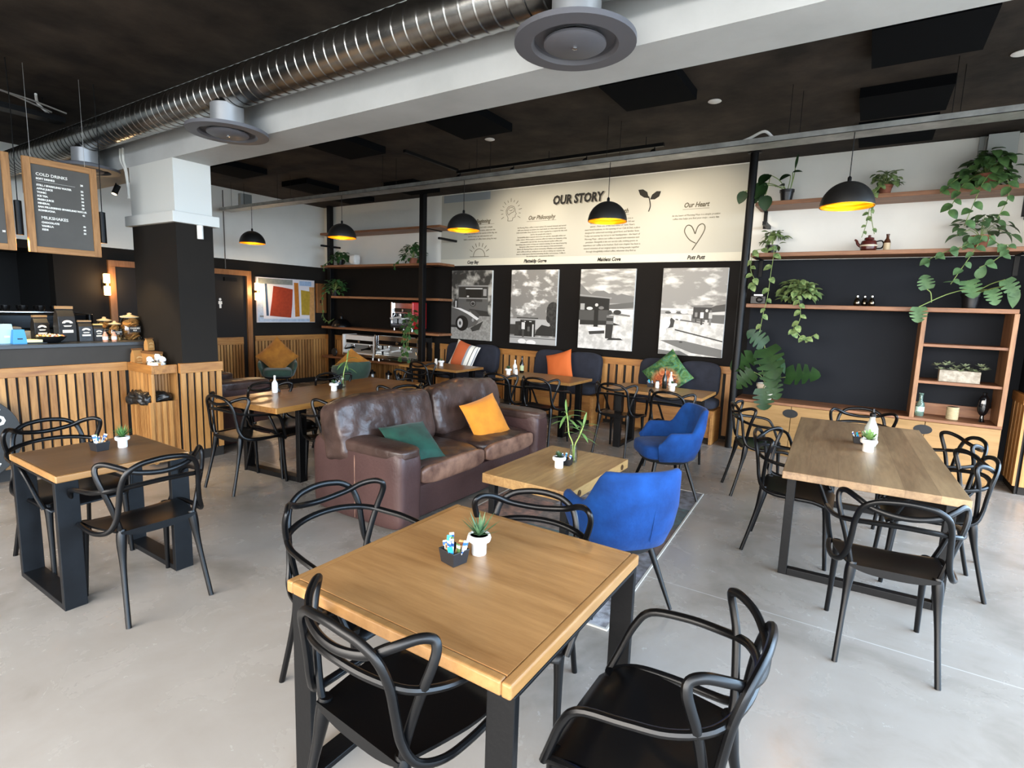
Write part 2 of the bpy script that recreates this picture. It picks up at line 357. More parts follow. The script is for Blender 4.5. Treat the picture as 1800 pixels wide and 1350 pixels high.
struct(box('wall_right_head', WHITE, XR, XR+.2, YF, 6.95, 3.2, H)); struct(box('wall_front_head', WHITE, XL, XR, YF-.2, YF, 3.2, H))
struct(box('wall_front', BLACKW, XL-.2, -4.9, YF-.2, YF, 0, H))
# beam and pillar
struct(box('beam', BEAMW, XL, XR, 2.70, 3.05, 2.905, H))
pl = MB(); pl.box(-6.43, -5.56, 2.70, 3.05, 0, 2.32); struct(pl.build('pillar', mat('pillar_black_paint', '#25211d', .75, var=(1.4, '#211e1b'), spec=.12)))
PW = mat('pillar_white_paint', '#d3d3cd', .65)
struct(box('pillar_upper', PW, -6.43, -5.56, 2.70, 3.05, 2.32, 2.905)); struct(box('pillar_collar_trim', PW, -6.48, -5.51, 2.655, 3.095, 2.32, 2.42, bevel=.004))
# slatted dado on the left wall and back wall
def slats(mb, ax, pos, a0, a1, z0, z1, wd, gap, th):
    n = max(1, int(round((a1-a0+gap)/(wd+gap)))); st = (a1-a0+gap)/n; wd = st-gap
    for i in range(n):
        p = a0+i*st; dz = random.uniform(-.003, .003); t = th*random.uniform(.9, 1.0)
        if ax == 'x': mb.box(min(pos, pos+t), max(pos, pos+t), p, p+wd, z0, z1)
        else: mb.box(p, p+wd, min(pos, pos+t), max(pos, pos+t), z0, z1)
GAPB = mat('black_backing_board', '#1d1916', .8)
def dado(nm, ax, pos, a0, a1, sgn, z0=.1, zr=.87, z1=.965, wd=.045, gap=.022, railm=None):
    b = MB()
    if ax == 'x': b.box(min(pos, pos+sgn*.012), max(pos, pos+sgn*.012), a0, a1, 0, z1-.01)
    else: b.box(a0, a1, min(pos, pos+sgn*.012), max(pos, pos+sgn*.012), 0, z1-.01)
    root = struct(b.build(nm, GAPB))
    s = MB(); slats(s, ax, pos+sgn*.012, a0, a1, z0, zr, wd, gap, sgn*.022); s.build('slat_cladding', PINE, root)
    r = MB(); p0, p1 = sorted((pos+sgn*.010, pos+sgn*.045))
    if ax == 'x': r.box(p0, p1, a0, a1, zr, z1)
    else: r.box(a0, a1, p0, p1, zr, z1)
    r.build('rail', railm or (PINEY if ax == 'x' else PINEX), root, bevel=.003)
    return root
dado('trim_1', 'x', XL, 5.86, 7.43, 1); dado('trim_2', 'x', XL, 4.98, 5.06, 1)
dado('trim_3', 'y', YB, -9.38, -6.45, -1); dado('trim_4', 'y', YB, -6.30, -1.38, -1, z0=.05, wd=.085, gap=.04)
dado('trim_5', 'y', 6.95, 1.385, 2.6, -1, z0=.08, wd=.085, gap=.04); dado('trim_6', 'x', 1.37, 6.93, 7.43, -1, z0=.08, wd=.085, gap=.04)
FRW = wood('door_frame_pine', '#9c6a3c', '#6d4423', 'z', 1.2, .5)
# toilet doors
def door(n, y0, y1, ajar, sign):
    root = bpy.data.objects.new('door_%d' % n, None); COL.objects.link(root); struct(root)
    f = MB(); f.box(XL, XL+.05, y0-.09, y0, 0, 2.04); f.box(XL, XL+.05, y1, y1+.09, 0, 2.04); f.box(XL, XL+.05, y0-.09, y1+.09, 2.04, 2.13); f.build('door_frame', FRW, root, bevel=.004)
    box('jamb', mat('dark_jamb', '#191614', .8), XL+.001, XL+.006, y0, y1, 0, 2.04, root)
    lf = MB(); yl1 = y1-ajar; lf.box(XL+.01, XL+.035, y0, yl1, .95, 2.03); lf.build('door_leaf', mat('door_charcoal', '#24211f', .6, spec=.2), root)
    s = MB(); slats(s, 'x', XL+.012, y0, yl1, .05, .82, .035, .018, .024); s.build('slat_cladding', PINE, root)
    box('rail', PINEY, XL+.01, XL+.04, y0, yl1, .82, .95, root)
    box('door_closer', BLKM, XL+.035, XL+.08, y1-.42, y1-.2, 1.93, 1.99, root)
    if sign:
        sg = MB(); M = orient((1, 0, 0), loc=(XL+.037, y0+.18, 1.56))
        sg.prism([(.022*math.cos(a), .05+.022*math.sin(a)) for a in [2*PI*k/12 for k in range(12)]], M, .003)
        sg.prism([(-.03, .02), (.03, .02), (.034, -.03), (.018, -.03), (.016, -.1), (-.016, -.1), (-.018, -.03), (-.034, -.03)], M, .003)
        sg.build('toilet_sign', WLET, root)
door(1, 3.68, 4.55, 0, False); door(2, 5.05, 5.76-.04, .09, True)
# ---------------- chairs ----------------
def make_master():
    t = thing('woven_frame_armchair', 'x', 'chair')
    # seat: sheet with rolled front edge
    V = []; F = []; nu, nv = 12, 12
    for s in (0, 1):
        for j in range(nv+1):
            v = j/nv; y = .235-.445*v; hw = .232-.012*v-.05*max(0, v-.45)**1.2/.55
            if v < .12: hw -= .03*(1-v/.12)**2
            for i in range(nu+1):
                u = -1+2*i/nu
                z = .456-.016*(1-u*u)*math.sin(PI*min(1, v*1.05)) - .06*max(0, (.3-v)/.3)**2 + .012*v**3
                z -= s*(.011+.028*max(0, v-.75)*(1-abs(u)**3)*4)
                V.append((u*hw, y, z))
    m = nu+1; o = (nv+1)*m
    for j in range(nv):
        for i in range(nu):
            q = (j*m+i, j*m+i+1, (j+1)*m+i+1, (j+1)*m+i); F.append(q); F.append(tuple(k+o for k in q[::-1]))
    for j in range(nv):
        for i in (0, nu): F.append((j*m+i, (j+1)*m+i, (j+1)*m+i+o, j*m+i+o))
    for i in range(nu):
        for j in (0, nv): F.append((j*m+i, j*m+i+1, j*m+i+1+o, j*m+i+o))
    MB().add(V, F).build('seat', PLAST, t, smooth=True, angle=60)
    for sx in (-1, 1):
        MB().tube(cr([(sx*.198, .190, .428), (sx*.197, .196, .38), (sx*.199, .202, .30), (sx*.202, .212, .16), (sx*.207, .225, 0)], 4), [.011*(1-i/16)**1.5+.0125 for i in range(17)], 12).build('leg', PLAST, t, smooth=True)
        MB().tube(cr([(sx*.166, -.184, .475), (sx*.172, -.192, .41), (sx*.178, -.208, .32), (sx*.189, -.245, .16), (sx*.2, -.285, 0)], 4), [.0125+.014*math.sin(PI*min(1, .22+i/14))**1.5*(1-i/16) for i in range(17)], 12).build('leg', PLAST, t, smooth=True)
    def mir(P): return [(-x, y, z) for x, y, z in P] + [p for p in P[::-1]][1:]
    A = [(.222, .205, .415), (.242, .12, .445), (.252, 0, .45), (.244, -.11, .453), (.218, -.185, .478), (.195, -.215, .54), (.186, -.228, .62), (.18, -.241, .70), (.16, -.26, .768), (.112, -.276, .806), (.055, -.285, .819), (0, -.287, .823)]
    Cc = [(.225, .212, .41), (.243, .185, .48), (.262, .145, .58), (.272, .095, .64), (.27, -.02, .66), (.252, -.12, .668), (.205, -.205, .684), (.11, -.25, .70), (0, -.262, .706)]
    B = [(.165, -.185, .43), (.18, -.192, .50), (.205, -.185, .60), (.232, -.174, .69), (.246, -.160, .745), (.249, -.150, .782), (.240, -.152, .806), (.218, -.180, .813), (.18, -.224, .798), (.13, -.256, .772), (.065, -.274, .758), (0, -.279, .753)]
    for nm, P in (('arch_back', A), ('arm_rail', Cc), ('horn_back', B)):
        Q = cr(mir(P), 5); MB().tube(Q, .0118, 9, flat=1.15).build(nm, PLAST, t, smooth=True)
    return t
master = make_master(); USED = []
def chair(x, y, deg, label, group=None):
    o = master if not USED else dup(master); USED.append(o)
    return place(o, (x, y, 0), math.radians(deg), label, group)
G = 'woven frame armchairs at the cafe tables'
chair(-1.044, 1.119, -3.8, 'black open-weave plastic armchair pushed under near edge of front square table', G)
chair(-.404, 1.406, 90.3, 'black open-weave plastic armchair beside front square table, seat fully in view', G)
chair(-1.661, 1.479, -92, 'black open-weave plastic armchair between front square table and brown sofa arm', G)
chair(-1.051, 1.748, 198, 'black open-weave plastic armchair between front square table and near blue chair', G)
chair(-3.172, 1.295, 89, 'black open-weave plastic armchair on room side of small brown table', G)
chair(-4.02, 1.262, -85, 'black open-weave plastic armchair between small brown table and slatted counter', G)
chair(-4.47, 2.691, 2.5, 'black open-weave plastic armchair at near end of long pine table by pillar', G)
chair(-3.87, 3.152, 70, 'black open-weave plastic armchair behind sofa arm, nearer one along long table', G)
chair(-4.065, 4.06, 70, 'black open-weave plastic armchair behind sofa middle, farther one along long table', G)
chair(-4.60, 3.12, -84, 'black open-weave plastic armchair across long table, in front of leather armchair', G)
chair(-4.80, 4.02, -88, 'black open-weave plastic armchair across long table, in front of second green chair', G)
chair(-4.657, 4.80, 185.6, 'black open-weave plastic armchair at far end of long pine table facing camera', G)
chair(-5.29, 6.03, -6, 'black open-weave plastic armchair at left bench table before striped cushion', G)
chair(-3.75, 5.72, 1, 'black open-weave plastic armchair at middle bench table behind sofa back corner', G)
chair(-3.187, 5.74, 1, 'black open-weave plastic armchair at middle bench table, in front of orange cushion', G)
chair(-2.31, 5.96, -2, 'black open-weave plastic armchair at parrot-cushion table, farther from blue chair', G)
chair(-1.61, 5.78, -7, 'black open-weave plastic armchair at parrot-cushion table, behind far blue chair', G)
chair(-.692, 5.391, -67.5, 'black open-weave plastic armchair at turned angle beside far corner of distressed table', G)
chair(-.296, 4.142, -89.5, 'black open-weave plastic armchair on aisle side of distressed table, nearer camera', G)
chair(.074, 5.55, 187, 'black open-weave plastic armchair at far end of distressed table facing camera', G)
chair(.47, 4.84, 104, 'black open-weave plastic armchair on window side of distressed table, farther one', G)
chair(.441, 4.206, 95, 'black open-weave plastic armchair on window side of distressed table, nearer one', G)
chair(.203, 3.184, 6, 'black open-weave plastic armchair at near end of distressed table, back turned', G)

def make_tub(m, mleg, label, group, low=False):
    t = thing('tub_chair', label, 'armchair', group=group)
    na, V, F, K = 48, [], [], None
    def sm(a, b, x):
        q = max(0, min(1, (x-a)/(b-a))); return q*q*(3-2*q)
    for i in range(na+1):
        a = math.radians(-122+244*i/na); ad = abs(math.degrees(a))
        top = .62+.19*sm(66, 38, ad)-.10*sm(100, 122, ad); back = sm(70, 30, ad)
        if low: top = .60+.07*sm(90, 40, ad)-.10*sm(100, 122, ad)
        sxn = math.copysign(abs(math.sin(a))**.75, math.sin(a)); cx = math.copysign(abs(math.cos(a))**.85, math.cos(a))
        def pt(off, z, k):
            # k 0..1 bottom->top flare
            rx = .24+.07*k; ry = .225+.06*k
            return ((rx-off)*sxn, -(ry-off)*cx - .045*back*max(0, z-.45)/.4, z)
        rid = .005*math.cos(i*2*PI/3)*back
        sec = [pt(.05, .33, -.1), pt(0, .37, .2), pt(0, .47, .75), pt(0, .5*(top+.47), 1), pt(.004, top-.015, 1), pt(.018, top, 1), pt(.036, top, 1), pt(.048, top-.015, 1), pt(.052+rid, .5*(top+.47), 1), pt(.055+rid, .46, .8), pt(.075, .40, .5)]
        K = len(sec); V += sec
    for i in range(na):
        for k in range(K): F.append((i*K+k, i*K+(k+1) % K, (i+1)*K+(k+1) % K, (i+1)*K+k))
    F += [tuple(range(K)), tuple(reversed(range(na*K, na*K+K)))]
    MB().add(V, F).build('shell', m, t, smooth=True, angle=70)
    cushion(.45, .47, .13, 5, 12, .25, M=Matrix.Translation((0, .02, .425))).build('seat', m, t, smooth=True, angle=80)
    MB().lathe([(.12, .315), (.2, .325), (.235, .36), (.2, .40)], (0, 0, 0), 24).build('underside', mat('black_underside', '#101010', .9), t, smooth=True)
    for sx, sy in ((-1, 1), (1, 1), (-1, -1), (1, -1)):
        MB().tube([(sx*.13, sy*.13, .35), (sx*.235, sy*.225, 0)], [.019, .0095], 10).build('leg', mleg, t, smooth=True)
    if not low: MB().tube([(0.06, -.262, .42), (.06, -.288, .55), (.06, -.305, .68)], .003, 5).build('back_seam', m, t)
    return t
tb = make_tub(BLUEV, PLAST, 'royal blue velvet tub chair with its back to the front square table', 'blue velvet tub chairs')
place(tb, (-1.07, 2.82, .012), math.radians(48))
place(dup(tb), (-1.40, 4.77, .0), math.radians(127), 'royal blue velvet tub chair at far end of rug, front towards sofa', 'blue velvet tub chairs')
tg = make_tub(GREENV, PLAST, 'moss green velvet tub chair against slatted wall under abstract painting', 'green velvet tub chairs', True)
place(tg, (-8.28, 5.55, 0), math.radians(-125))
place(dup(tg), (-7.15, 6.15, 0), math.radians(75), 'moss green velvet tub chair turned away, before coffee machine shelves', 'green velvet tub chairs')

# ---------------- sofas ----------------
def RB(x0, x1, y0, y1, z0, z1, e=9, n=12, puff=0, wr=.004, ws=5, seed=0, ridge=0, M=None):
    T = Matrix.Translation(((x0+x1)/2, (y0+y1)/2, (z0+z1)/2))
    return cushion(x1-x0, y1-y0, z1-z0, e, n, puff, wr, ws, (M @ T) if M else T, seed, ridge)
def make_sofa(name, label, cat, loc, rz, length, seats, backs=True):
    t = thing(name, label, cat, loc, rz); h = length/2; aw = .24; st = (length-2*aw)/seats
    RB(-.47, .40, -h+.02, h-.02, .03, .31, 14, wr=.002).build('base', LEATHD, t, smooth=True)
    for s in (-1, 1):
        a = RB(-.475, .475, min(s*h, s*(h-aw)), max(s*h, s*(h-aw)), .02, .615, 9, 14, 0, .004, 4, s).build('arm', LEATHD, t, smooth=True)
        RB(-.45, .478, min(s*(h+.004), s*(h-aw-.004)), max(s*(h+.004), s*(h-aw-.004)), .53, .625, 5, 14, .15, .004, 6, s+4).build('arm_pad', LEATH, a, smooth=True)
        MB().tube([(.02, s*(h+.001), .05), (.02, s*(h+.003), .52)], .004, 5).build('seam', LEATHB, a)
    RB(-.475, -.24, -h+aw*.4, h-aw*.4, .05, .70, 8, 14, 0, .006, 4, 3).build('back', LEATHD, t, smooth=True)
    for i in range(seats):
        y0 = -h+aw+i*st; c = RB(-.27, .455, y0+.004, y0+st-.004, .29, .475, 5, 18, .22, .012, 5, i+7, .02).build('seat_cushion', LEATH, t, smooth=True, angle=80)
        RB(.40, .462, y0+.012, y0+st-.012, .305, .445, 5, 12, .1, .006, 8, i).build('cushion_front', LEATHB, c, smooth=True)
        if not backs: continue
        bs = (length+.02)/seats; b0 = -h-.05+i*bs; lean = Matrix.Rotation(math.radians(-13), 4, 'Y')
        M = Matrix.Translation((-.20, b0+bs/2, .655)) @ lean
        cushion(.27, bs-.01, .46, 7, 28, .18, .013, 6.5, M, i+20, .03).build('back_cushion', LEATH, t, smooth=True, angle=80)
    return t
make_sofa('leather_sofa', 'worn brown leather two-seat sofa with scatter cushions facing coffee table', 'sofa', (-3.06, 3.69, 0), 0, 2.1, 2)
ac = make_sofa('leather_armchair', 'dark brown leather armchair partly hidden behind slatted pillar base', 'armchair', (-6.25, 3.44, 0), PI/2, 1.0, 1, False); ac.scale = (.70, 1, 1.16)

# ---------------- scatter cushions ----------------
def scatter(name, label, m, w, h, t, loc, nrm, roll, grp='scatter cushions', seed=0):
    V, F = pillow(w, h, t, seed=seed); M = orient(nrm, loc=loc, roll=math.radians(roll))
    o = MB().add([M @ Vector(p) for p in V], F).build(name, m, None, smooth=True, angle=180); return tag(o, label, 'cushion', grp)
scatter('scatter_cushion', 'dark green velvet cushion leaning beside near arm of brown sofa', DGREEN, .40, .40, .15, (-2.86, 3.05, .57), (.50, -.16, .80), 2, seed=1)
scatter('scatter_cushion', 'bright mustard velvet cushion leaning on brown sofa back', MUST, .44, .40, .16, (-2.88, 4.05, .60), (.84, -.22, .46), 12, seed=2)
scatter('scatter_cushion', 'ochre velvet cushion on its corner in green chair under painting', MUSTD, .48, .48, .15, (-8.27, 5.54, .69), (.80, -.56, .25), 45, seed=3)
scatter('scatter_cushion', 'ochre velvet cushion lying edge-on in green chair before coffee machines', MUSTD, .46, .46, .13, (-7.16, 6.18, .60), (-.75, .45, .45), 38, seed=4)
scatter('scatter_cushion', 'plain orange cushion leaning on middle navy bench backrest', ORANGE, .44, .44, .14, (-3.72, 7.06, .80), (-.12, -.93, .30), 18, seed=5)
sc_ = scatter('scatter_cushion', 'rust and cream striped cushion on leftmost navy bench', mat('cream_fabric', '#d8d2c4', .85, bump=(200, .3)), .44, .44, .14, (-5.45, 7.02, .83), (.18, -.93, .30), -16, seed=6)
st = bpy.data.materials.new('rust_stripe_fabric'); st.use_nodes = True
def stripe_mat(m, axis_vec, stops):
    nt = m.node_tree; N = nt.nodes; L = nt.links.new; b = N['Principled BSDF']; b.inputs['Roughness'].default_value = .85
    tc = N.new('ShaderNodeTexCoord'); d = N.new('ShaderNodeVectorMath'); d.operation = 'DOT_PRODUCT'; d.inputs[1].default_value = axis_vec[:3]; L(tc.outputs['Object'], d.inputs[0])
    mr = N.new('ShaderNodeMapRange'); mr.inputs[1].default_value = axis_vec[3]; mr.inputs[2].default_value = axis_vec[4]; L(d.outputs['Value'], mr.inputs[0])
    r = N.new('ShaderNodeValToRGB'); r.color_ramp.interpolation = 'CONSTANT'; e = r.color_ramp.elements
    e[0].position = stops[0][0]; e[0].color = lin(stops[0][1]); e[1].position = stops[1][0]; e[1].color = lin(stops[1][1])
    for p, c in stops[2:]: k = e.new(p); k.color = lin(c)
    L(mr.outputs[0], r.inputs['Fac']); L(r.outputs['Color'], b.inputs['Base Color'])
_ax = orient((.18, -.93, .30), roll=math.radians(-16)).col[0].xyz; _o = _ax.dot(Vector((-5.45, 7.02, .83)))
stripe_mat(st, (*_ax, _o-.22, _o+.22), [(0, '#d8d2c4'), (.10, '#b5562c'), (.58, '#8d8f92'), (.66, '#e2ddd0'), (.80, '#57534c'), (.83, '#e2ddd0'), (.92, '#8d8f92'), (.95, '#e2ddd0')])
sc_.data.materials[0] = st
pc = bpy.data.materials.new('green_parrot_print'); pc.use_nodes = True
def print_mat(m):
    nt = m.node_tree; N = nt.nodes; L = nt.links.new; b = N['Principled BSDF']; b.inputs['Roughness'].default_value = .8
    tc = N.new('ShaderNodeTexCoord'); n = N.new('ShaderNodeTexNoise'); n.inputs['Scale'].default_value = 9; n.inputs['Detail'].default_value = 5; n.inputs['Distortion'].default_value = 2; L(tc.outputs['Object'], n.inputs['Vector'])
    r = N.new('ShaderNodeValToRGB'); e = r.color_ramp.elements; e[0].position = .30; e[0].color = lin('#123a1d'); e[1].position = .70; e[1].color = lin('#8d8f45')
    for p, c in ((.42, '#24502c'), (.52, '#557538'), (.58, '#1f6a5a')): k = e.new(p); k.color = lin(c)
    L(n.outputs['Fac'], r.inputs['Fac'])
    g = N.new('ShaderNodeVectorMath'); g.operation = 'DISTANCE'; g.inputs[1].default_value = (-2.12, 6.98, .74); L(tc.outputs['Object'], g.inputs[0])
    mr = N.new('ShaderNodeMapRange'); mr.inputs[1].default_value = .13; mr.inputs[2].default_value = .21; mr.inputs[3].default_value = 1; mr.inputs[4].default_value = 0; L(g.outputs['Value'], mr.inputs[0])
    n2 = N.new('ShaderNodeTexNoise'); n2.inputs['Scale'].default_value = 11; n2.inputs['Distortion'].default_value = 1.5; L(tc.outputs['Object'], n2.inputs['Vector'])
    r2 = N.new('ShaderNodeValToRGB'); f = r2.color_ramp.elements; f[0].position = .35; f[0].color = lin('#4b2a1c'); f[1].position = .68; f[1].color = lin('#e0a06a'); k = f.new(.5); k.color = lin('#a8542a'); L(n2.outputs['Fac'], r2.inputs['Fac'])
    mx = N.new('ShaderNodeMix'); mx.data_type = 'RGBA'; L(mr.outputs[0], mx.inputs[0]); L(r.outputs['Color'], mx.inputs[6]); L(r2.outputs['Color'], mx.inputs[7]); L(mx.outputs[2], b.inputs['Base Color'])
print_mat(pc)
scatter('scatter_cushion', 'green jungle print cushion on its corner, on rightmost navy bench', pc, .50, .50, .14, (-2.12, 7.05, .83), (-.05, -.93, .30), 43, seed=8)

# ---------------- rug ----------------
def rug():
    t = thing('patchwork_rug', 'faded patchwork rug in grey, teal and rust under coffee table', 'rug', (-1.78, 3.68, 0), math.radians(3))
    rows, cols = 5, 3; random.seed(3); W, D = 1.5, 2.5; palette = ['#a3a4aa', '#868992', '#8d7d72', '#77625a', '#557173', '#a5806f', '#bdbdc2']
    for i, hx in enumerate(palette): mat('rug_%d' % i, hx, .95, var=(14, '#55504e'), bump=(160, .4))
    mb = MB(); ix = list(range(len(palette)))
    lay = [[0, 6, 6], [3, 4, 1], [5, 2, 3], [2, 0, 4], [6, 3, 1]]
    for j in range(rows):
        for i in range(cols):
            mb.cur = lay[j][i]; x0 = -W/2+W*i/cols; y0 = -D/2+D*j/rows; mb.box(x0, x0+W/cols, y0, y0+D/rows, .001, .009)
    mb.build('pile', [MATS['rug_%d' % i] for i in ix], t)
    e = MB()
    for x in (-W/2-.012, W/2): e.box(x, x+.012, -D/2-.012, D/2+.012, .001, .011)
    for y in (-D/2-.012, D/2): e.box(-W/2, W/2, y, y+.012, .001, .011)
    e.build('edge_binding', mat('rug_edge', '#b8b4ac', .9), t)
rug()

# ---------------- tables ----------------
def slab(mb, w, d, z0, z1): return mb.box(-w/2, w/2, -d/2, d/2, z0, z1)
def table(name, label, loc, rz, w, d, z, th, mtop, medge, legs='u', lw=.1, lt=.045, group=None, inset=0, axis='y', edge=True, mleg=None, b=.03):
    """legs 'u': two closed flat-bar frames standing across y (axis) ends"""
    mleg = mleg or STEEL
    t = thing(name, label, 'table', loc, math.radians(rz), group)
    if edge:
        MB().box(-w/2+b, w/2-b, -d/2+b, d/2-b, z-th, z+.0006).build('tabletop', mtop, t)
        e = MB(); e.box(-w/2, -w/2+b, -d/2, d/2, z-th, z); e.box(w/2-b, w/2, -d/2, d/2, z-th, z); e.box(-w/2+b, w/2-b, -d/2, -d/2+b, z-th, z); e.box(-w/2+b, w/2-b, d/2-b, d/2, z-th, z); e.build('edge_band', medge, t, bevel=.007, seg=3)
    else: slab(MB(), w, d, z-th, z).build('tabletop', mtop, t, bevel=.004)
    if legs == 'u':
        for s in (-1, 1):
            f = MB()
            if axis == 'y':     # frame lies across x at y ends
                y = s*(d/2-inset-lw/2); x = w/2-.02
                f.box(-x, -x+lt, y-lw/2, y+lw/2, 0, z-th); f.box(x-lt, x, y-lw/2, y+lw/2, 0, z-th); f.box(-x+lt, x-lt, y-lw/2, y+lw/2, 0, lt*.9); f.box(-x+lt, x-lt, y-lw/2, y+lw/2, z-th-.012, z-th)
            else:
                x = s*(w/2-inset-lw/2); y = d/2-.02
                f.box(x-lw/2, x+lw/2, -y, -y+lt, 0, z-th); f.box(x-lw/2, x+lw/2, y-lt, y, 0, z-th); f.box(x-lw/2, x+lw/2, -y+lt, y-lt, 0, lt*.9); f.box(x-lw/2, x+lw/2, -y+lt, y-lt, z-th-.012, z-th)
            f.build('leg_frame', mleg, t, bevel=.003)
    else:
        for sx in (-1, 1):
            for sy in (-1, 1): MB().box(sx*(w/2-inset)-lw/2, sx*(w/2-inset)+lw/2, sy*(d/2-inset)-lw/2, sy*(d/2-inset)+lw/2, 0, z-th).build('leg', mleg, t, bevel=.003)
    return t
Z = .72
table('square_cafe_table', 'square oak cafe table in front with moulded edge and black flat-bar legs', (-1.065, 1.46, 0), 0, .875, .885, Z, .042, TABX, EDGE, lw=.085, lt=.025, axis='x', mleg=BLKM)
table('small_cafe_table', 'small brown-topped cafe table near slatted counter with broad steel leg frames', (-3.62, 1.29, 0), 0, .67, .64, Z, .036, TABL, EDGE, lw=.10, lt=.035, axis='y', b=.012)
table('long_dining_table', 'long plank pine dining table behind the brown sofa', (-4.585, 3.70, 0), 5.5, .80, 2.05, Z, .05, TABM, EDGE, lw=.085, lt=.05, axis='y', inset=.25, edge=False, mleg=BLKM)
table('distressed_dining_table', 'long distressed plank dining table before shelving wall', (.065, 4.57, 0), 2.5, .88, 2.08, Z, .045, TABR, EDGE, lw=.05, lt=.05, axis='y', inset=.2, edge=False, mleg=BLKM)
ct = table('coffee_table', 'low thick pine coffee table between sofa and blue chairs', (-1.845, 3.58, .0), 0, .70, 1.03, .45, .07, TABC, EDGE, legs='p', lw=.05, inset=.06, edge=False, mleg=BLKM)
for x, y in ((.353, -.38), (.353, .38)): MB().lathe([(.022, 0), (.022, .004), (.012, .004), (.012, .001)], n=14).build('bolt_plug', mat('dark_plug', '#4a3319', .6), ct).matrix_basis = Matrix.Translation((x-.001, y, .415)) @ Matrix.Rotation(PI/2, 4, 'Y')
BT = wood('bench_table_pine', '#a87a45', '#7d5528', 'x', .9, .36)
for x, lab in ((-5.38, 'left bench table near coffee machine shelf'), (-3.58, 'middle bench table before orange cushion'), (-1.98, 'bench table before jungle print cushion')):
    t = thing('bench_table', 'narrow oak-topped ' + lab, 'table', (x, 6.36, 0), 0, 'bench tables')
    slab(MB(), 1.13, .66, Z-.035, Z).build('tabletop', BT, t, bevel=.005)
    for sx in (-.42, .42):
        f = MB(); f.box(sx-.04, sx+.04, -.26, -.20, 0, Z-.035); f.box(sx-.04, sx+.04, .20, .26, 0, Z-.035); f.box(sx-.04, sx+.04, -.20, .20, 0, .03); f.build('leg_frame', BLKM, t, bevel=.003)
# ---------------- ceiling services ----------------
def rods(name, P, r, m, parent, n=6): return MB().tube(P, r, n).build(name, m, parent, smooth=True)
du = thing('spiral_duct', 'spiral galvanised air duct running along white beam', 'duct', (0, 2.46, 3.166))
P = []; R = []; x = -9.38
while x < 3.1:
    for dx, rr in ((0, .1325), (.046, .1325), (.050, .1362), (.0535, .1362), (.060, .1325)): P.append((x+dx, 0, 0)); R.append(rr)
    x += .094
MB().tube(P, R, 32).build('duct_pipe', DUCT, du, smooth=True, angle=25)
def diffuser(x, lab):
    t = thing('round_air_diffuser', lab, 'air vent', (x, 2.45, 2.855), 0, 'round ceiling diffusers')
    MB().lathe([(.115, .03), (.115, .20)], n=32, cap=False).build('neck', mat('neck_galv', '#b9bcc0', .4, metal=.6), t, smooth=True)
    MB().lathe([(.285, .012), (.285, .0), (.205, -.004), (.192, .012), (.186, .05), (.12, .065), (.12, .03), (.285, .024), (.285, .012)], n=48, cap=False).build('outer_ring', GREYP, t, smooth=True, angle=30)
    MB().lathe([(.115, .045), (.19, .045)], n=32, cap=False).build('air_slot', PLAST, t); MB().lathe([(.0, -.012), (.132, -.010), (.146, -.002), (.146, .008), (.09, .028), (0, .028)], n=40).build('centre_disc', GREYP, t, smooth=True, angle=30)
    MB().lathe([(0, -.020), (.012, -.018), (.012, -.010)], n=12).build('screw', CHROME, t, smooth=True)
diffuser(-1.285, 'large grey round air diffuser under duct at top of view'); diffuser(-4.20, 'grey round air diffuser under duct beside pillar'); diffuser(-6.75, 'grey round air diffuser above drinks menu board')
tr = thing('cable_tray', 'suspended galvanised cable tray carrying pendant lamps', 'cable tray', (0, 5.27, 3.07))
b = MB(); b.box(-9.2, 3.15, -.10, .10, 0, .004); b.box(-9.2, 3.15, -.10, -.096, 0, .045); b.box(-9.2, 3.15, .096, .10, 0, .045); b.build('channel', GALV, tr)
for hx in (-8.85, -7.62, -5.4, -3.9, -2.31, -.70, .36, 1.9):
    for s in (-1, 1): rods('hanger_rod', [(hx+(.06 if s > 0 else 0), s*.09, 0), (hx+(.06 if s > 0 else 0), s*.09, .43)], .0024, BLKM, tr)
bc = MB()
for i, y in enumerate((-.05, 0, .045)): bc.tube(cr([(-8.9+k*1.0, y+random.uniform(-.015, .015), .015+random.uniform(0, .02)) for k in range(13)], 4), .009, 6)
bc.build('cable_run', mat('black_cable', '#121212', .5), tr, smooth=True)
for x0 in (-.92,): rods('white_cable', cr([(x0-.25, 0, .03), (x0-.1, .03, .09), (x0+.02, 0, .12), (x0+.1, .03, .06), (x0+.22, 0, .03)], 5), .012, PAPER, tr, 8)
tl = thing('cable_tray', 'black cable tray crossing above the counter menu boards', 'cable tray', (-6.95, 1.2, 3.3)); box('channel', BLKM, -.08, .08, -3.5, 1.15, 0, .05, tl)
for y in (-2, -.5, 1.0): rods('hanger_rod', [(0, y, .05), (0, y, .2)], .005, BLKM, tl)
cbl = thing('power_cable', 'loose white cables looping under ceiling to spiral duct', 'cable'); 
rods('cable', cr([(-6.3, .6, 3.45), (-6.4, 1.2, 3.40), (-6.55, 1.8, 3.36), (-6.75, 2.2, 3.335)], 5), .008, mat('grey_cable', '#8d8983', .6), cbl); rods('cable', cr([(-6.25, 1.1, 3.44), (-6.4, 1.6, 3.34), (-6.6, 2.0, 3.36), (-6.7, 2.3, 3.345)], 5), .008, MATS['grey_cable'], cbl); rods('cable', cr([(-6.95, 2.25, 3.355), (-6.9, 2.15, 3.42), (-6.78, 2.1, 3.47)], 5), .012, PAPER, cbl)
cb2 = thing('power_cable', 'white cable pair running down beam onto white pillar', 'cable'); 
for dx in (0, .06): rods('cable', cr([(-6.50-dx, 2.685, 3.10), (-6.50-dx, 2.685, 2.98), (-6.46-dx*.3, 2.69, 2.86), (-6.44, 2.69, 2.60)], 5), .012, WHITE, cb2)
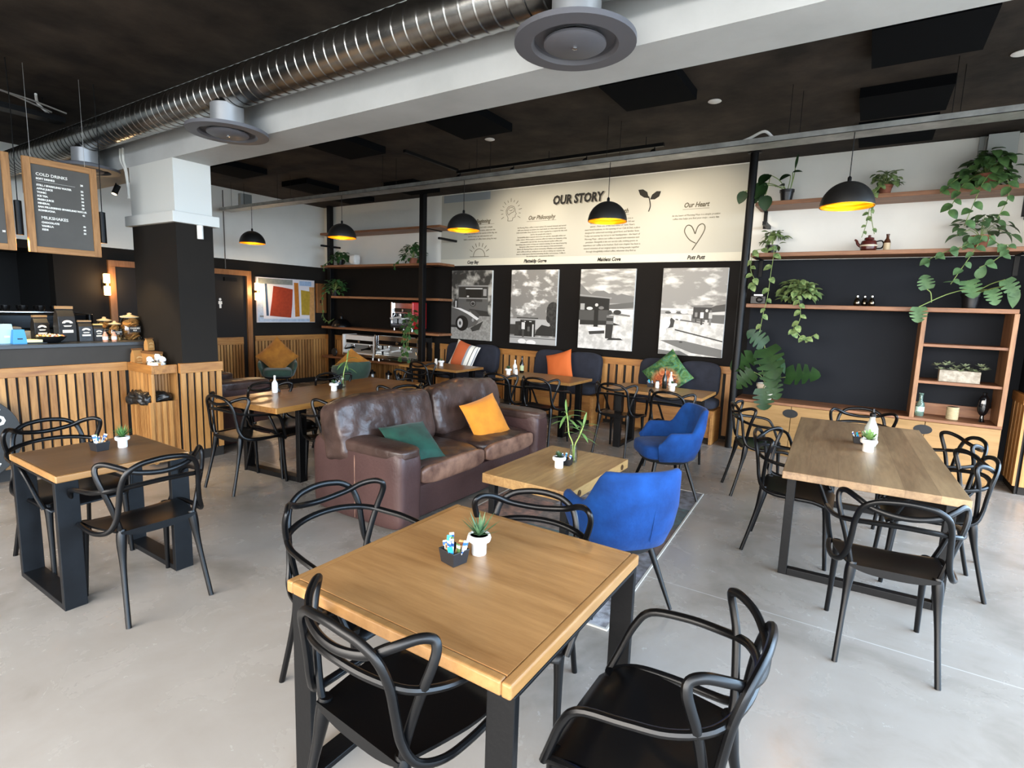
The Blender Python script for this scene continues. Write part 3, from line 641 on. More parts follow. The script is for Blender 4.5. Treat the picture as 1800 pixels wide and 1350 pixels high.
# acoustic panels
for x0, y0, lab in ((-.16, 4.30, 'beyond beam nearest the windows'), (-2.02, 4.30, 'beyond beam above blue chairs'), (-3.88, 4.30, 'beyond beam above brown sofa'), (-5.70, 4.30, 'beyond beam above long pine table'), (-8.12, 4.32, 'beside pillar above leather armchair'),
        (-.24, 5.50, 'above distressed table next to cable tray'), (-.26, 6.42, 'close to back wall above media cabinet'), (-6.55, 6.30, 'close to back wall above second shelf post'), (-8.20, 6.45, 'in far corner above coffee machine shelves'), (-8.05, 5.55, 'behind cable tray above green chairs')):
    o = MB().box(x0, x0+.62, y0, y0+.62, 3.42, 3.4985).build('acoustic_panel', FOAM); tag(o, 'square black foam ceiling panel ' + lab, 'ceiling panel', 'black acoustic ceiling panels')
for x0, y0, lab in ((-3.77, 5.24, 'over sofa by black foam panel'), (-1.33, 5.24, 'over blue chairs'), (.71, 5.31, 'near windows')):
    o = MB().lathe([(.052, 0), (.058, -.006), (.045, -.012), (0, -.012)], (x0, y0, 3.499), 20).build('round_detector', PAPER, None, smooth=True); tag(o, 'small white round ceiling detector ' + lab, 'detector', 'white ceiling detectors')
# black lighting track and spots
tk = thing('lighting_track', 'black lighting track on ceiling before story wall', 'light track', (-3.4, 5.95, 3.38)); box('rail', BLKM, -1.40, 1.40, -.02, .02, 0, .035, tk); box('cross_rail', BLKM, -1.42, -1.38, -1.0, 0, .03, .06, tk)
for x in (-1.2, 0, 1.2): rods('hanger_rod', [(x, 0, .03), (x, 0, .12)], .004, BLKM, tk)
def spotlamp(loc, aim, energy, lab, grp, ang=60, col=(1, .78, .5), name='track_spotlight'):
    t = thing(name, lab, 'spotlight', loc, 0, grp); d = Vector(aim)-Vector(loc); M = orient(-d, loc=(0, 0, -.07))
    MB().tube([M @ Vector((0, 0, .05)), M @ Vector((0, 0, -.06))], .03, 16).build('barrel', BLKM, t, smooth=True); rods('stem', [(0, 0, 0), (0, 0, -.06)], .008, BLKM, t)
    MB().tube([M @ Vector((0, 0, -.0602)), M @ Vector((0, 0, -.0625))], .024, 16).build('lens', mat('lamp_lens', '#fff3d8', .4, emit=('#ffd79a', 18)), t)
    l = bpy.data.lights.new('spot_beam', 'SPOT'); l.energy = energy; l.color = col; l.spot_size = math.radians(ang); l.spot_blend = .8; l.shadow_soft_size = .03
    o = bpy.data.objects.new('spot_beam', l); COL.objects.link(o); o.parent = t; o.matrix_local = M @ Matrix.Translation((0, 0, -.075)); return t
for x, lab in ((-4.75, 'above philosophy text'), (-3.9, 'above story title'), (-2.9, 'above sprout drawing'), (-2.1, 'above heart drawing')):
    spotlamp((x, 5.95, 3.38), (x+.1, 7.45, 2.72), 50, 'small black track spotlight aimed at story wall ' + lab, 'track spotlights on story wall', 84, (1, .86, .68))
spotlamp((-7.44, 2.98, 2.903), (-7.4, 2.2, 1.1), 60, 'small lit spotlight under beam left of pillar', None, 70, name='ceiling_spotlight')
spotlamp((-7.4, .9, 3.5), (-6.6, 1.8, 1.1), 90, 'added black ceiling spotlight over counter, out of view beyond menu board', None, 70, name='ceiling_spotlight')  # added lamp out of view, warms the counter side
# pendants
GOLD = mat('gold_lining', '#f0a51c', .35, metal=.75)
def pendant(x, lab):
    t = thing('dome_pendant', 'black dome pendant lamp with gold lining ' + lab, 'pendant lamp', (x, 5.19, 2.505), 0, 'black dome pendant lamps'); n = 12
    out = [(.192*math.cos(a), .195*math.sin(a)) for a in [PI/2*i/n for i in range(n+1)]]
    MB().lathe(out, n=40, cap=False).build('shade', mat('matt_black_shade', '#1b1a19', .45), t, smooth=True)
    MB().lathe([(.1925, 0), (.1925, .006), (.186, .006), (.186, 0), (.1925, 0)], n=40, cap=False).build('rim', GOLD, t, smooth=True)
    inn = [((.184-(.004 if i % 2 else 0))*math.cos(a), .186*math.sin(a)+.001) for i, a in enumerate([PI/2*i/20 for i in range(21)])]
    MB().lathe(inn, n=40, cap=False).build('gold_lining', GOLD, t, smooth=True, angle=10)
    MB().lathe([(0, .045), (.022, .055), (.03, .08), (.022, .105), (.014, .12), (.014, .17)], n=16).build('bulb', mat('bulb_glow', '#ffd27a', .4, emit=('#ffb648', 14)), t, smooth=True)
    rods('cord', [(0, 0, .19), (0, -.0, .572)], .0035, BLKM, t); MB().lathe([(.014, .19), (.014, .225), (.006, .235)], n=12).build('cord_grip', BLKM, t, smooth=True)
    l = bpy.data.lights.new('bulb_light', 'POINT'); l.energy = 5; l.color = (1, .62, .22); l.shadow_soft_size = .03; o = bpy.data.objects.new('bulb_light', l); COL.objects.link(o); o.parent = t; o.location = (0, 0, .035)
for x, lab in ((-8.32, 'farthest, before pale wall above painting'), (-6.20, 'in front of upper left shelf'), (-4.08, 'covering the beginning text'), (-2.27, 'covering text under story title'), (-.23, 'in front of top right plant shelf')): pendant(x, lab)
# tube pendants between boards
for y, lab in ((1.70, 'between the two menu boards'), (2.305, 'on pillar side of drinks board')):
    t = thing('tube_pendant', 'slim black cylinder pendant lamp ' + lab, 'pendant lamp', (-6.08, y, 2.10), 0, 'black cylinder pendant lamps')
    MB().lathe([(.026, 0), (.026, .28), (.006, .285)], n=20, cap=False).build('tube', BLKM, t, smooth=True, angle=30); MB().lathe([(0, .012), (.024, .012)], n=16).build('lens', mat('warm_lens', '#fff0d0', .4, emit=('#ffb95e', 22)), t)
    rods('cord', cr([(0, 0, .28), (.01, .0, .7), (-.01, .01, 1.0), (0, 0, 1.4)], 5), .004, BLKM, t)
    l = bpy.data.lights.new('down_beam', 'SPOT'); l.energy = 30; l.color = (1, .72, .38); l.spot_size = math.radians(110); l.spot_blend = .6; l.shadow_soft_size = .02; o = bpy.data.objects.new('down_beam', l); COL.objects.link(o); o.parent = t; o.location = (0, 0, .005)
# wall sconces
for y, lab in ((3.54, 'beside door behind counter'), (5.88, 'beside abstract painting')):
    t = thing('wall_sconce', 'twin glowing tube wall light ' + lab, 'wall light', (XL, y, 1.77), 0, 'twin tube wall lights')
    box('back_plate', BLKM, .001, .02, -.03, .03, -.07, .07, t, .003); rods('arm', [(.02, 0, 0), (.10, 0, 0)], .01, BLKM, t)
    for s in (-1, 1):
        MB().lathe([(.035, s*.02), (.04, s*.03), (.04, s*.15), (.03, s*.155), (0, s*.155)], (.10, 0, 0), 18).build('glass_tube', mat('sconce_glow', '#ffeccb', .3, emit=('#ffc27a', 9)), t, smooth=True)
    MB().lathe([(.042, -.022), (.042, .022)], (.10, 0, 0), 18).build('band', mat('brass', '#8a6a34', .3, metal=1), t, smooth=True)
    l = bpy.data.lights.new('sconce_light', 'POINT'); l.energy = 9; l.color = (1, .7, .38); l.shadow_soft_size = .06; o = bpy.data.objects.new('sconce_light', l); COL.objects.link(o); o.parent = t; o.location = (.17, 0, 0)
# pillar sensor
o = MB().lathe([(.028, -.13), (.028, 0)], (-5.53, 2.91, 2.318), 16).build('white_cylinder_sensor', WHITE, None, smooth=True); tag(o, 'small white cylinder fixed under pillar collar', 'sensor')
for x, y0, z0, lab, wd in ((.83, 7.42, 3.27, 'by windows above plant shelf', .22),):
    t = thing('junction_box', 'grey electrical box high on back wall ' + lab, 'electrical box', (x, YB, z0)); box('box_body', mat('grey_box', '#9fa3a0', .5), 0, wd, -.14, -.001, 0, .205, t, .004); box('cover', mat('grey_cover', '#a9ada9', .5), -.006, wd+.006, -.15, -.14, -.006, .211, t, .003); box('conduit', MATS['grey_box'], -.06, -.02, -.05, -.001, .0, .22, t)
t = thing('junction_box', 'grey electrical box high on left wall by pillar', 'electrical box', (XL, 5.64, 3.19)); box('box_body', MATS['grey_box'], .001, .08, 0, .2, 0, .26, t, .004); box('cover', mat('grey_cover_dark', '#7c807d', .5), .08, .09, .05, .2, 0, .26, t)
rod_ = thing('surface_conduit', 'thin grey conduit dropping down left wall above toilet door', 'conduit', (XL, 5.36, 0)); rods('pipe', [(.015, 0, 2.14), (.015, 0, 3.45)], .008, mat('conduit_grey', '#5a5753', .5), rod_)

# ---------------- story wall ----------------
sp = thing('story_mural', 'cream vinyl story panel headed OUR STORY with drawings and text', 'wall mural', (0, YB, 0))
box('vinyl_sheet', mat('cream_vinyl', '#b9b6a9', .6), -6.33, -1.385, -.008, -.001, 2.42, 3.485, sp); box('caption_strip', mat('pale_vinyl', '#d2cdbb', .55), -6.33, -1.385, -.008, -.001, 2.312, 2.42, sp)
box('grey_patch', mat('blue_grey_patch', '#8f979b', .7), -6.28, -5.31, -.010, -.008, 3.36, 3.482, sp)
y_ = -.0095
text('OUR STORY', .175, mat('grey_ink', '#8d877a', .8), sp, (-3.735, y_, 3.235), shear=.12, bold=.010, name='title_shadow', sx=.84); text('OUR STORY', .175, INK, sp, (-3.75, y_-.002, 3.243), shear=.12, bold=.008, name='title', sx=.84)
for s, x, z, wd in (('Our Beginning', -5.52, 3.02, .60), ('Our Philosophy', -4.345, 3.015, .52), ('Our Growth', -3.14, 3.02, .42), ('Our Heart', -2.02, 3.035, .34)):
    text(s, .088, INKB, sp, (x, y_, z), shear=.3, bold=.0022, name='heading', sx=.84); MB().box(x-wd/2, x+wd/2, y_, -.008, z-.052, z-.048).build('underline', INKB, sp)
for s, x, z in (('Cosy Bay', -5.64, 2.362), ('Platteklip Gorge', -4.43, 2.362), ('Maidens Cove', -3.2, 2.362), ('Putt Putt', -1.975, 2.362)): text(s, .072, INK, sp, (x, y_, z), shear=.3, bold=.0026, name='caption', sx=.86)
pb = "Morning Mojo started with a simple\nidea: one trailer, one location, wherever the\ncoffee was needed and the sunrise of the day, we\nserved every cup with intention and\nbuilt a community of coffee lovers along the way."
pp = "At Morning Mojo, coffee is never rushed. It's roasted, brewed, and served\nwith care, because we believe the small details are what make a great cup\ntruly memorable. Every decision we make is guided by a respect for the craft\nand for the people who enjoy it.\nSustainability plays a natural role in how we operate, especially within our\ncoffee culture. We've made a conscious effort to reduce our footprint, using\ncompostable cups and lids, choosing selected quality coffee, and\nharnessing solar power to keep our roastery running. It's our way of ensuring\nthat great coffee doesn't come at the expense of the environment.\nAbove all, Morning Mojo is about community. Whether you're grabbing a\nquick coffee on the go, settling in at our cafe, or visiting our roastery, we\nwant to create spaces that feel welcoming, familiar, and premium. Coffee is\nthe starting point - connection is the heart."
ph = "What began as a single trailer is evolving into a\nbroader story. As our community grew, so did our\nspaces - from one of the best views of Table View's\nmost loved locations, to the opening of our Cafe & Deli, a place\ndesigned for unhurried mornings, good food, and familiar faces.\nToday our journey has led us to our headquarters - the heart of\nMorning Mojo - where our coffee is roasted with intention and\nprecision. Alongside it sits our on-site cafe, inviting guests to\nexperience our coffee at its freshest. Each new chapter has been a\nnatural extension of our original vision: to bring people together\nthrough thoughtfully crafted coffee, wherever they find us."
pr_ = "At the heart of Morning Mojo is a simple promise:\ncoffee that helps you find your mojo - every day."
for s, x, z, sz in ((pb, -5.5, 2.83, .036), (pp, -4.34, 2.655, .0305), (ph, -3.18, 2.70, .0345), (pr_, -2.015, 2.888, .0325)): text(s, sz, INKB, sp, (x, y_, z), name='paragraph', sx=.94, line=1.28 if sz > .031 else 1.2)
def ink(name, strokes, r=.004, m=INKB):
    b = MB()
    for s in strokes: b.tube([(x, y_, z) for x, z in s], r, 6)
    return b.build(name, m, sp)
arc = lambda cx, cz, rx, rz, a0, a1, n=14: [(cx+rx*math.cos(math.radians(a0+(a1-a0)*i/n)), cz+rz*math.sin(math.radians(a0+(a1-a0)*i/n))) for i in range(n+1)]
ray = lambda cx, cz, a, r0, r1: [(cx+r0*math.cos(math.radians(a)), cz+r0*math.sin(math.radians(a))), (cx+r1*math.cos(math.radians(a)), cz+r1*math.sin(math.radians(a)))]
ink('sunrise_drawing', [arc(-5.51, 2.455, .118, .125, 0, 180), [(-5.70, 2.453), (-5.315, 2.453)]] + [ray(-5.51, 2.455, a, .165, .225) for a in range(30, 160, 20)])
hx, hz = -4.905, 3.115
ink('head_drawing', [[(hx+x*.1, hz+z*.1) for x, z in ((-.55, -1.2), (-.5, -.75), (-.85, -.1), (-.9, .45), (-.55, .95), (0, 1.1), (.55, .95), (.82, .5), (.85, .15), (1.05, -.2), (.85, -.3), (.85, -.65), (.4, -.78), (.3, -1.2), (-.55, -1.2))], [(hx+x*.1, hz+z*.1) for x, z in ((-.6, -.1), (-.7, .4), (-.3, .8), (.2, .85), (.6, .6), (.6, .2), (.2, .05), (-.1, -.05), (-.4, -.3), (-.6, -.1))], [(hx-.03, hz+.05), (hx, hz+.03), (hx+.03, hz+.05)]] + [ray(hx, hz+.02, a, .15, .185 if k % 2 else .205) for k, a in enumerate(range(-30, 211, 20))], .0034)
ink('heart_drawing', [[(p.x, p.y) for p in cr([(-1.99, 2.545, 0), (-2.08, 2.60, 0), (-2.145, 2.70, 0), (-2.12, 2.775, 0), (-2.06, 2.765, 0), (-2.005, 2.665, 0)], 6)], [(p.x, p.y) for p in cr([(-2.005, 2.665, 0), (-1.975, 2.76, 0), (-1.92, 2.79, 0), (-1.885, 2.74, 0), (-1.92, 2.64, 0), (-2.03, 2.46, 0)], 6)]], .006)
b = MB(); b.tube([(p.x, y_, p.y) for p in cr([(-2.655, 2.99, 0), (-2.635, 3.06, 0), (-2.65, 3.14, 0), (-2.665, 3.19, 0)], 5)], .007, 6)
M90 = Matrix.Translation((0, y_+.001, 0)) @ Matrix.Rotation(PI/2, 4, 'X')
b.prism([(-2.665, 3.17), (-2.73, 3.18), (-2.79, 3.22), (-2.82, 3.29), (-2.75, 3.29), (-2.69, 3.25)], M90, .002); b.prism([(-2.645, 3.15), (-2.62, 3.21), (-2.56, 3.25), (-2.50, 3.245), (-2.52, 3.18), (-2.58, 3.145)], M90, .002); b.build('sprout_drawing', INK, sp)

# ---------------- photographs ----------------
GR = {}
def grey(v): return mat('print_grey_%d' % v, '#%02x%02x%02x' % (v, v-1 if v else 0, max(0, v-4)), .5)
def sky_print(nm, c1, c2, sc_=5, lo=.42, hi=.62, zs=2.5):
    m = bpy.data.materials.new(nm); m.use_nodes = True; nt = m.node_tree; N = nt.nodes; L = nt.links.new; b = N['Principled BSDF']; b.inputs['Roughness'].default_value = .5
    tc = N.new('ShaderNodeTexCoord'); mp = N.new('ShaderNodeMapping'); mp.inputs['Scale'].default_value = (1, 1, zs); L(tc.outputs['Object'], mp.inputs[0])
    n = N.new('ShaderNodeTexNoise'); n.inputs['Scale'].default_value = sc_; n.inputs['Detail'].default_value = 8; L(mp.outputs[0], n.inputs['Vector'])
    r = N.new('ShaderNodeValToRGB'); r.color_ramp.elements[0].position = lo; r.color_ramp.elements[0].color = lin(c1); r.color_ramp.elements[1].position = hi; r.color_ramp.elements[1].color = lin(c2); L(n.outputs['Fac'], r.inputs[0]); L(r.outputs[0], b.inputs['Base Color']); return m
PWd, PHt = .84, 1.155
def photo(x0, lab, sky, polys):
    t = thing('photo_canvas', 'tall black and white canvas photo ' + lab, 'photo print', (x0, YB, 1.07), 0, 'black and white canvas photos')
    box('canvas', mat('canvas_white', '#e6e4de', .7), 0, PWd, -.042, -.002, 0, PHt, t, .002); box('printed_sky', sky, .001, PWd-.001, -.0428, -.042, .001, PHt-.001, t)
    b = MB(); ms = []; M = Matrix.Translation((0, -.0428, 0)) @ Matrix.Rotation(PI/2, 4, 'X'); k = 0
    for g, pts in polys:
        m = grey(g) if isinstance(g, int) else g
        if m not in ms: ms.append(m)
        b.cur = ms.index(m); k += 1; b.prism([(min(1, max(0, u))*(PWd-.004)+.002, min(1, max(0, v))*(PHt-.004)+.002) for u, v in pts], M, .0004+.00025*k)
    b.build('printed_scene', ms, t)
el = lambda cu, cv, ru, rv, n=16: [(cu+ru*math.cos(2*PI*i/n), cv+rv*math.sin(2*PI*i/n)) for i in range(n)]
rc = lambda a, b, c, d: [(a, c), (b, c), (b, d), (a, d)]
def folk(u, v, h, a=210, b=70): return [(b, rc(u-.018*h/.2, u+.018*h/.2, v, v+h*.5)), (a, rc(u-.03*h/.2, u+.03*h/.2, v+h*.45, v+h*.84)), (b, el(u, v+h*.92, .02*h/.2, .016*h/.2, 10))]
GRAV = sky_print('print_road', '#7f7d78', '#9a9892', 30, .4, .6, 1); PALE = sky_print('print_sand', '#b9b7b2', '#d9d7d2', 14, .4, .6, 1); DKF = sky_print('print_foliage', '#1f1f1d', '#3b3a37', 22, .4, .6, 1)
photo(-6.05, 'of striped sports car beside coffee trailer', sky_print('print_trees', '#33322f', '#b5b2a9', 7, .45, .66, 1), [(92, rc(.17, .92, .42, .79)), (150, rc(.17, .92, .775, .79)), (45, rc(.19, .90, .61, .765)), (28, rc(.37, .75, .61, .745)), (205, rc(.36, .78, .735, .75)), (150, rc(.80, .88, .64, .74)), (150, rc(.19, .90, .595, .61)), (60, rc(.38, .78, .555, .592)), (200, el(.42, .63, .03, .012)), (30, el(.55, .53, .075, .045)), (125, el(.55, .53, .06, .036)), (40, el(.55, .525, .04, .02)),
    (50, [(.45, .45), (.92, .42), (.95, .34), (.6, .36)]), (200, rc(.10, .13, .47, .56)), (GRAV, rc(0, 1, 0, .35)), (55, [(.5, .17), (.82, .28), (.72, .15), (.55, .12)]), (88, [(0, .46), (.18, .46), (.4, .415), (.6, .355), (.70, .31), (.69, .26), (.62, .21), (.45, .17), (0, .20)]), (70, [(.45, .44), (.60, .43), (.72, .37), (.70, .31), (.6, .355)]), (228, [(.03, .465), (.24, .455), (.48, .40), (.71, .315), (.665, .285), (.42, .375), (.2, .435)]), (150, el(.56, .29, .03, .026)), (30, el(.28, .235, .165, .115, 22)), (20, el(.25, .235, .12, .095, 22)), (185, el(.235, .235, .07, .07)), (60, el(.235, .235, .03, .03)), (40, rc(0, .14, .17, .205))])
photo(-4.83, 'of food kiosk under cloudy sky with large tree', sky_print('print_sky_b', '#7e7c78', '#e9e7e2', 6, .5, .66, 1.8), [(175, rc(0, 1, .2, .34)), (55, rc(0, .22, .12, .26)), (45, [(.55, .12), (1, .12), (1, .3), (.85, .25), (.7, .27), (.6, .2)]), (DKF, el(.93, .45, .14, .13)), (DKF, el(.98, .33, .12, .12)), (DKF, el(.88, .36, .09, .07)), (DKF, rc(.93, .97, .12, .3)), (50, [(.1, .1), (.26, .1), (.26, .31), (.12, .3)]), (38, rc(.23, .56, .1, .33)), (150, rc(.24, .56, .325, .345)), (60, rc(.15, .62, .345, .36)), (28, rc(.28, .52, .2, .3)), (215, rc(.3, .35, .3, .31)), (215, rc(.43, .48, .3, .31)), (165, rc(0, 1, 0, .10)), (90, rc(0, 1, .075, .085)), (225, el(.28, .03, .09, .035)), (225, el(.48, .02, .11, .035)), (200, rc(.5, .53, .1, .27))] + folk(.3, .09, .24) + folk(.22, .10, .18, 60, 40) + folk(.42, .1, .16, 90, 45))
photo(-3.61, 'of person standing by coffee trailer below mountains', sky_print('print_sky_c', '#8d8b86', '#dcdad4', 4, .42, .66, 3.5), [(120, [(0, .66), (0, .82), (.08, .77), (.16, .72), (.22, .69), (.3, .73), (.45, .735), (.55, .70), (.62, .71), (.7, .68), (.78, .70), (.9, .68), (1, .665), (1, .5), (0, .5)]), (155, rc(0, 1, .5, .58)), (95, [(.55, .56), (1, .6), (1, .53), (.55, .5)]), (215, rc(0, 1, .46, .51)), (PALE, rc(0, 1, 0, .46)), (110, [(.6, .44), (.95, .42), (.95, .44), (.6, .47)]), (40, [(.02, .3), (.8, .31), (.5, .37), (.02, .36)]), (75, [(0, .36), (.57, .36), (.57, .655), (0, .68)]), (30, [(0, .485), (.56, .495), (.56, .64), (0, .655)]), (150, [(0, .665), (.6, .635), (.6, .65), (0, .685)]), (165, rc(.02, .10, .49, .57)), (210, el(.2, .51, .06, .02)), (120, el(.42, .52, .05, .02)), (230, [(.16, .28), (.5, .27), (.5, .23), (.2, .22)]), (55, [(.2, .22), (.5, .24), (.5, .20), (.22, .18)]), (28, rc(.29, .37, .28, .53)), (200, el(.33, .555, .03, .02)), (45, [(.52, .14), (.64, .14), (.66, .33), (.52, .33)]), (120, rc(.53, .66, .32, .43)), (50, rc(.53, .65, .36, .4)), (65, el(.585, .465, .04, .03)), (50, el(.72, .47, .07, .03)), (40, [(.55, .12), (.85, .13), (.8, .15), (.6, .15)])])
photo(-2.38, 'of parking area with group of people near kiosk', sky_print('print_sky_d', '#8b8985', '#e0ded9', 4, .52, .70, 2.2), [(205, rc(0, 1, .48, .54)), (70, [(.75, .5), (1, .52), (1, .60), (.85, .58), (.75, .545)]), (150, rc(0, .55, .46, .515)), (PALE, rc(0, 1, 0, .47)), (95, [(.5, .40), (1, .38), (1, .48), (.5, .47)]), (210, el(.2, .5, .06, .018)), (80, el(.3, .49, .05, .014)), (215, el(.38, .5, .06, .02)), (70, el(.12, .49, .05, .014)), (195, el(.48, .495, .05, .02)), (45, rc(.52, .80, .43, .56)), (110, [(.46, .575), (.82, .59), (.80, .57), (.5, .56)]), (85, [(.25, .405), (.7, .37), (.7, .385), (.25, .42)]), (55, [(.25, .285), (1, .175), (1, .19), (.25, .30)]), (50, [(.1, .3), (.22, .32), (.24, .4), (.18, .43), (.12, .36)]), (225, el(.1, .37, .07, .07)), (225, el(.05, .27, .06, .05)), (105, [(.02, .16), (.15, .165), (.3, .17), (.42, .165), (1, .09), (1, 0), (.55, .03), (.3, .09), (.1, .14)]), (110, [(0, 0), (.5, 0), (.35, .05), (.2, .04), (0, .05)]), (60, el(.36, .15, .03, .01))] + folk(.57, .39, .13, 130, 60) + folk(.66, .36, .17, 225, 60) + folk(.73, .32, .22, 60, 200) + folk(.79, .36, .17, 190, 120) + folk(.31, .36, .1, 235, 200))
# abstract painting on left wall
pt = thing('abstract_painting', 'unframed abstract canvas with red, orange and yellow blocks on dark wall', 'painting', (XL, 5.91, 1.21)); M = Matrix.Translation((.036, 0, 0)) @ orient((1, 0, 0))
box('canvas', mat('canvas_pinkish', '#e2dcdc', .7, var=(3, '#d7d0d2')), .001, .036, 0, 1.25, 0, .83, pt, .003)
b = MB(); cols = []
for k, (c, p) in enumerate((('#b3c3d6', rc(.01, .1, .02, .9)), ('#8a8d86', rc(.03, .6, .86, .98)), ('#a3bbd8', rc(.72, .94, .86, .97)), ('#b7c6d8', rc(.02, .92, .015, .085)), ('#d0985a', rc(.90, .995, .01, .84)), ('#38506a', [(.13, .86), (.165, .86), (.185, .15), (.145, .15)]), ('#a93c1c', [(.27, .82), (.42, .8), (.6, .765), (.585, .4), (.56, .11), (.4, .125), (.2, .15), (.24, .5)]), ('#c4751f', [(.625, .92), (.70, .92), (.715, .14), (.635, .13)]), ('#b8952c', [(.745, .76), (.91, .735), (.895, .17), (.75, .175)]), ('#7f7f7d', rc(.04, .1, .12, .155)))):
    m = mat('paint_%d' % k, c, .7, var=(20, '#%02x%02x%02x' % tuple(int(int(c[i:i+2], 16)*.88) for i in (1, 3, 5)))); cols.append(m); b.cur = k; b.prism([(u*1.25, v*.83) for u, v in p], M, .0006+.0003*k)
b.build('painted_blocks', cols, pt)
wbx = thing('wooden_meter_box', 'flat pine box with small black slot on wall in far corner', 'box', (XL, 7.20, 1.40)); box('box_body', FRW, .001, .07, 0, .22, 0, .59, wbx, .004); box('slot', BLKM, .07, .073, .06, .085, .2, .26, wbx)

# ---------------- menu boards ----------------
CHALK = mat('menu_slate', '#57534d', .7, var=(2, '#4e4a45'))
def board(y0, y1, lab, lines):
    t = thing('menu_board', lab, 'menu board', (-6.08, 0, 0), 0, 'hanging menu boards'); z0, z1, fw_ = 1.965, 2.755, .052
    box('slate', CHALK, -.012, .004, y0+.02, y1-.02, z0+.02, z1-.02, t)
    for a_ in (y0, y1-fw_): MB().box(-.02, .02, a_, a_+fw_, z0, z1).build('frame_upright', wood('menu_frame_pine_up', '#b5834f', '#7f552b', 'z', 1.6, .6), t, bevel=.003)
    for a_ in (z0, z1-fw_): MB().box(-.02, .02, y0+fw_, y1-fw_, a_, a_+fw_).build('frame_rail', wood('menu_frame_pine', '#b5834f', '#7f552b', 'y', 1.6, .6), t, bevel=.003)
    for y in (y0+.06, y1-.08): rods('hanging_wire', [(0, y, z1), (0, y, H)], .0022, GALV, t)
    for s, y, z, sz, al in lines: text(s, sz, WLET, t, (.0045, y, z), (PI/2, 0, PI/2), al, bold=.0012 if sz < .03 else .0006)
    return t
L_ = []; y0 = 1.75
L_.append(('COLD DRINKS', y0+.085, 2.625, .034, 'LEFT')); L_.append(('SOFT DRINKS', y0+.085, 2.588, .021, 'LEFT')); L_.append(('28', y0+.40, 2.588, .02, 'LEFT'))
for i, (s, p) in enumerate((('STILL / SPARKLING WATER', '22'), ('APPLE JUICE', '30'), ('TONIC', '26'), ('ICE TEA', '30'), ('FRESH JUICE', '38'), ('MINERAL', '25'), ('SAN PELLEGRINO SPARKLING WATER', '45'), ('KOMBUCHA', '42'))):
    L_.append((s, y0+.085, 2.535-.030*i, .0205, 'LEFT')); L_.append((p, y0+.40, 2.535-.030*i, .0195, 'LEFT'))
L_.append(('MILKSHAKES', y0+.10, 2.265, .034, 'LEFT'))
for i, (s, p) in enumerate((('CHOCOLATE', '48'), ('VANILLA', '48'), ('KIDS', '35'))): L_.append((s, y0+.10, 2.225-.030*i, .0205, 'LEFT')); L_.append((p, y0+.40, 2.225-.030*i, .0195, 'LEFT'))
bd = board(y0, 2.275, 'framed cold drinks and milkshakes menu board hanging over counter', L_); box('rule_line', WLET, .0042, .0046, y0+.085, y0+.36, 2.5665, 2.568, bd)
board(1.14, 1.665, 'framed menu board cut by edge of view beside cold drinks board', [('COFFEE', 1.22, 2.625, .034, 'LEFT'), ('38', 1.585, 2.115, .02, 'LEFT')])
# ---------------- plant shelf and media cabinet (right) ----------------
su = thing('plant_shelving', 'black post carrying three wooden plant shelves above media cabinet', 'shelving', (0, 0, 0))
MB().tube([(-1.285, 7.03, 0), (-1.285, 7.03, H)], .046, 24).build('post', BLKM, su, smooth=True)
MB().lathe([(.075, H-.012), (.075, H)], (-1.285, 7.03, 0), 20).build('ceiling_flange', BLKM, su)
SHU = []
for z, x1 in ((2.94, 1.365), (2.36, 1.365), (1.77, 1.215)): box('shelf_board', SHELF, -1.235, x1, 7.045, 7.449, z-.045, z, su, .004)
for z in (2.94, 2.36):
    for x in (-1.17, 1.2):
        f = MB(); f.box(x-.02, x+.02, 7.10, 7.44, z-.053, z-.045); f.box(x-.02, x+.02, 7.43, 7.449, z-.25, z-.045); f.build('bracket', BLKM, su)
for x, z in ((-1.12, 2.68), (1.22, 2.66)): f = MB(); f.box(x-.02, x+.02, 7.06, 7.44, z, z+.04); f.build('bracket_arm', BLKM, su)
mc = thing('media_cabinet', 'low oak-fronted cabinet with open square shelf tower before dark wall', 'cabinet', (0, 0, 0)); x0, x1 = -1.255, 1.215
b = MB(); b.box(x0, x1, 7.02, 7.445, .0, .04); b.box(x0, x0+.03, 7.02, 7.445, .04, .60); b.box(x1-.03, x1, 7.02, 7.445, .04, .60); b.box(x0, x1, 7.42, 7.445, .04, .6); b.build('carcass', PLY, mc)
box('desk_top', SHELF, x0, x1, 7.0, 7.445, .60, .63, mc, .003)
for a, c in ((x0+.003, -.637), (-.631, .61), (.616, x1-.003)): box('door', PLY, a, c, 7.0, 7.02, .02, .597, mc, .002)
for hx_ in (-.64, .60):
    o = MB().lathe([(0, 0), (.08, 0), (.08, .003), (0, .003)], n=28, sx=1, sy=.62).build('finger_pull', mat('dark_recess', '#17181a', .6), mc); o.matrix_basis = Matrix.Translation((hx_, 6.9995, .515)) @ Matrix.Rotation(PI/2, 4, 'X')
for a_ in (.47, 1.175): box('side_panel', SHELFZ, a_, a_+.04, 7.0, 7.445, .63, 1.725, mc, .003)
for z in (1.02, 1.40): box('shelf', SHELF, .51, 1.175, 7.02, 7.445, z-.028, z, mc, .002)
box('back_ledge', SHELF, .51, 1.175, 7.40, 7.445, .63, .75, mc)

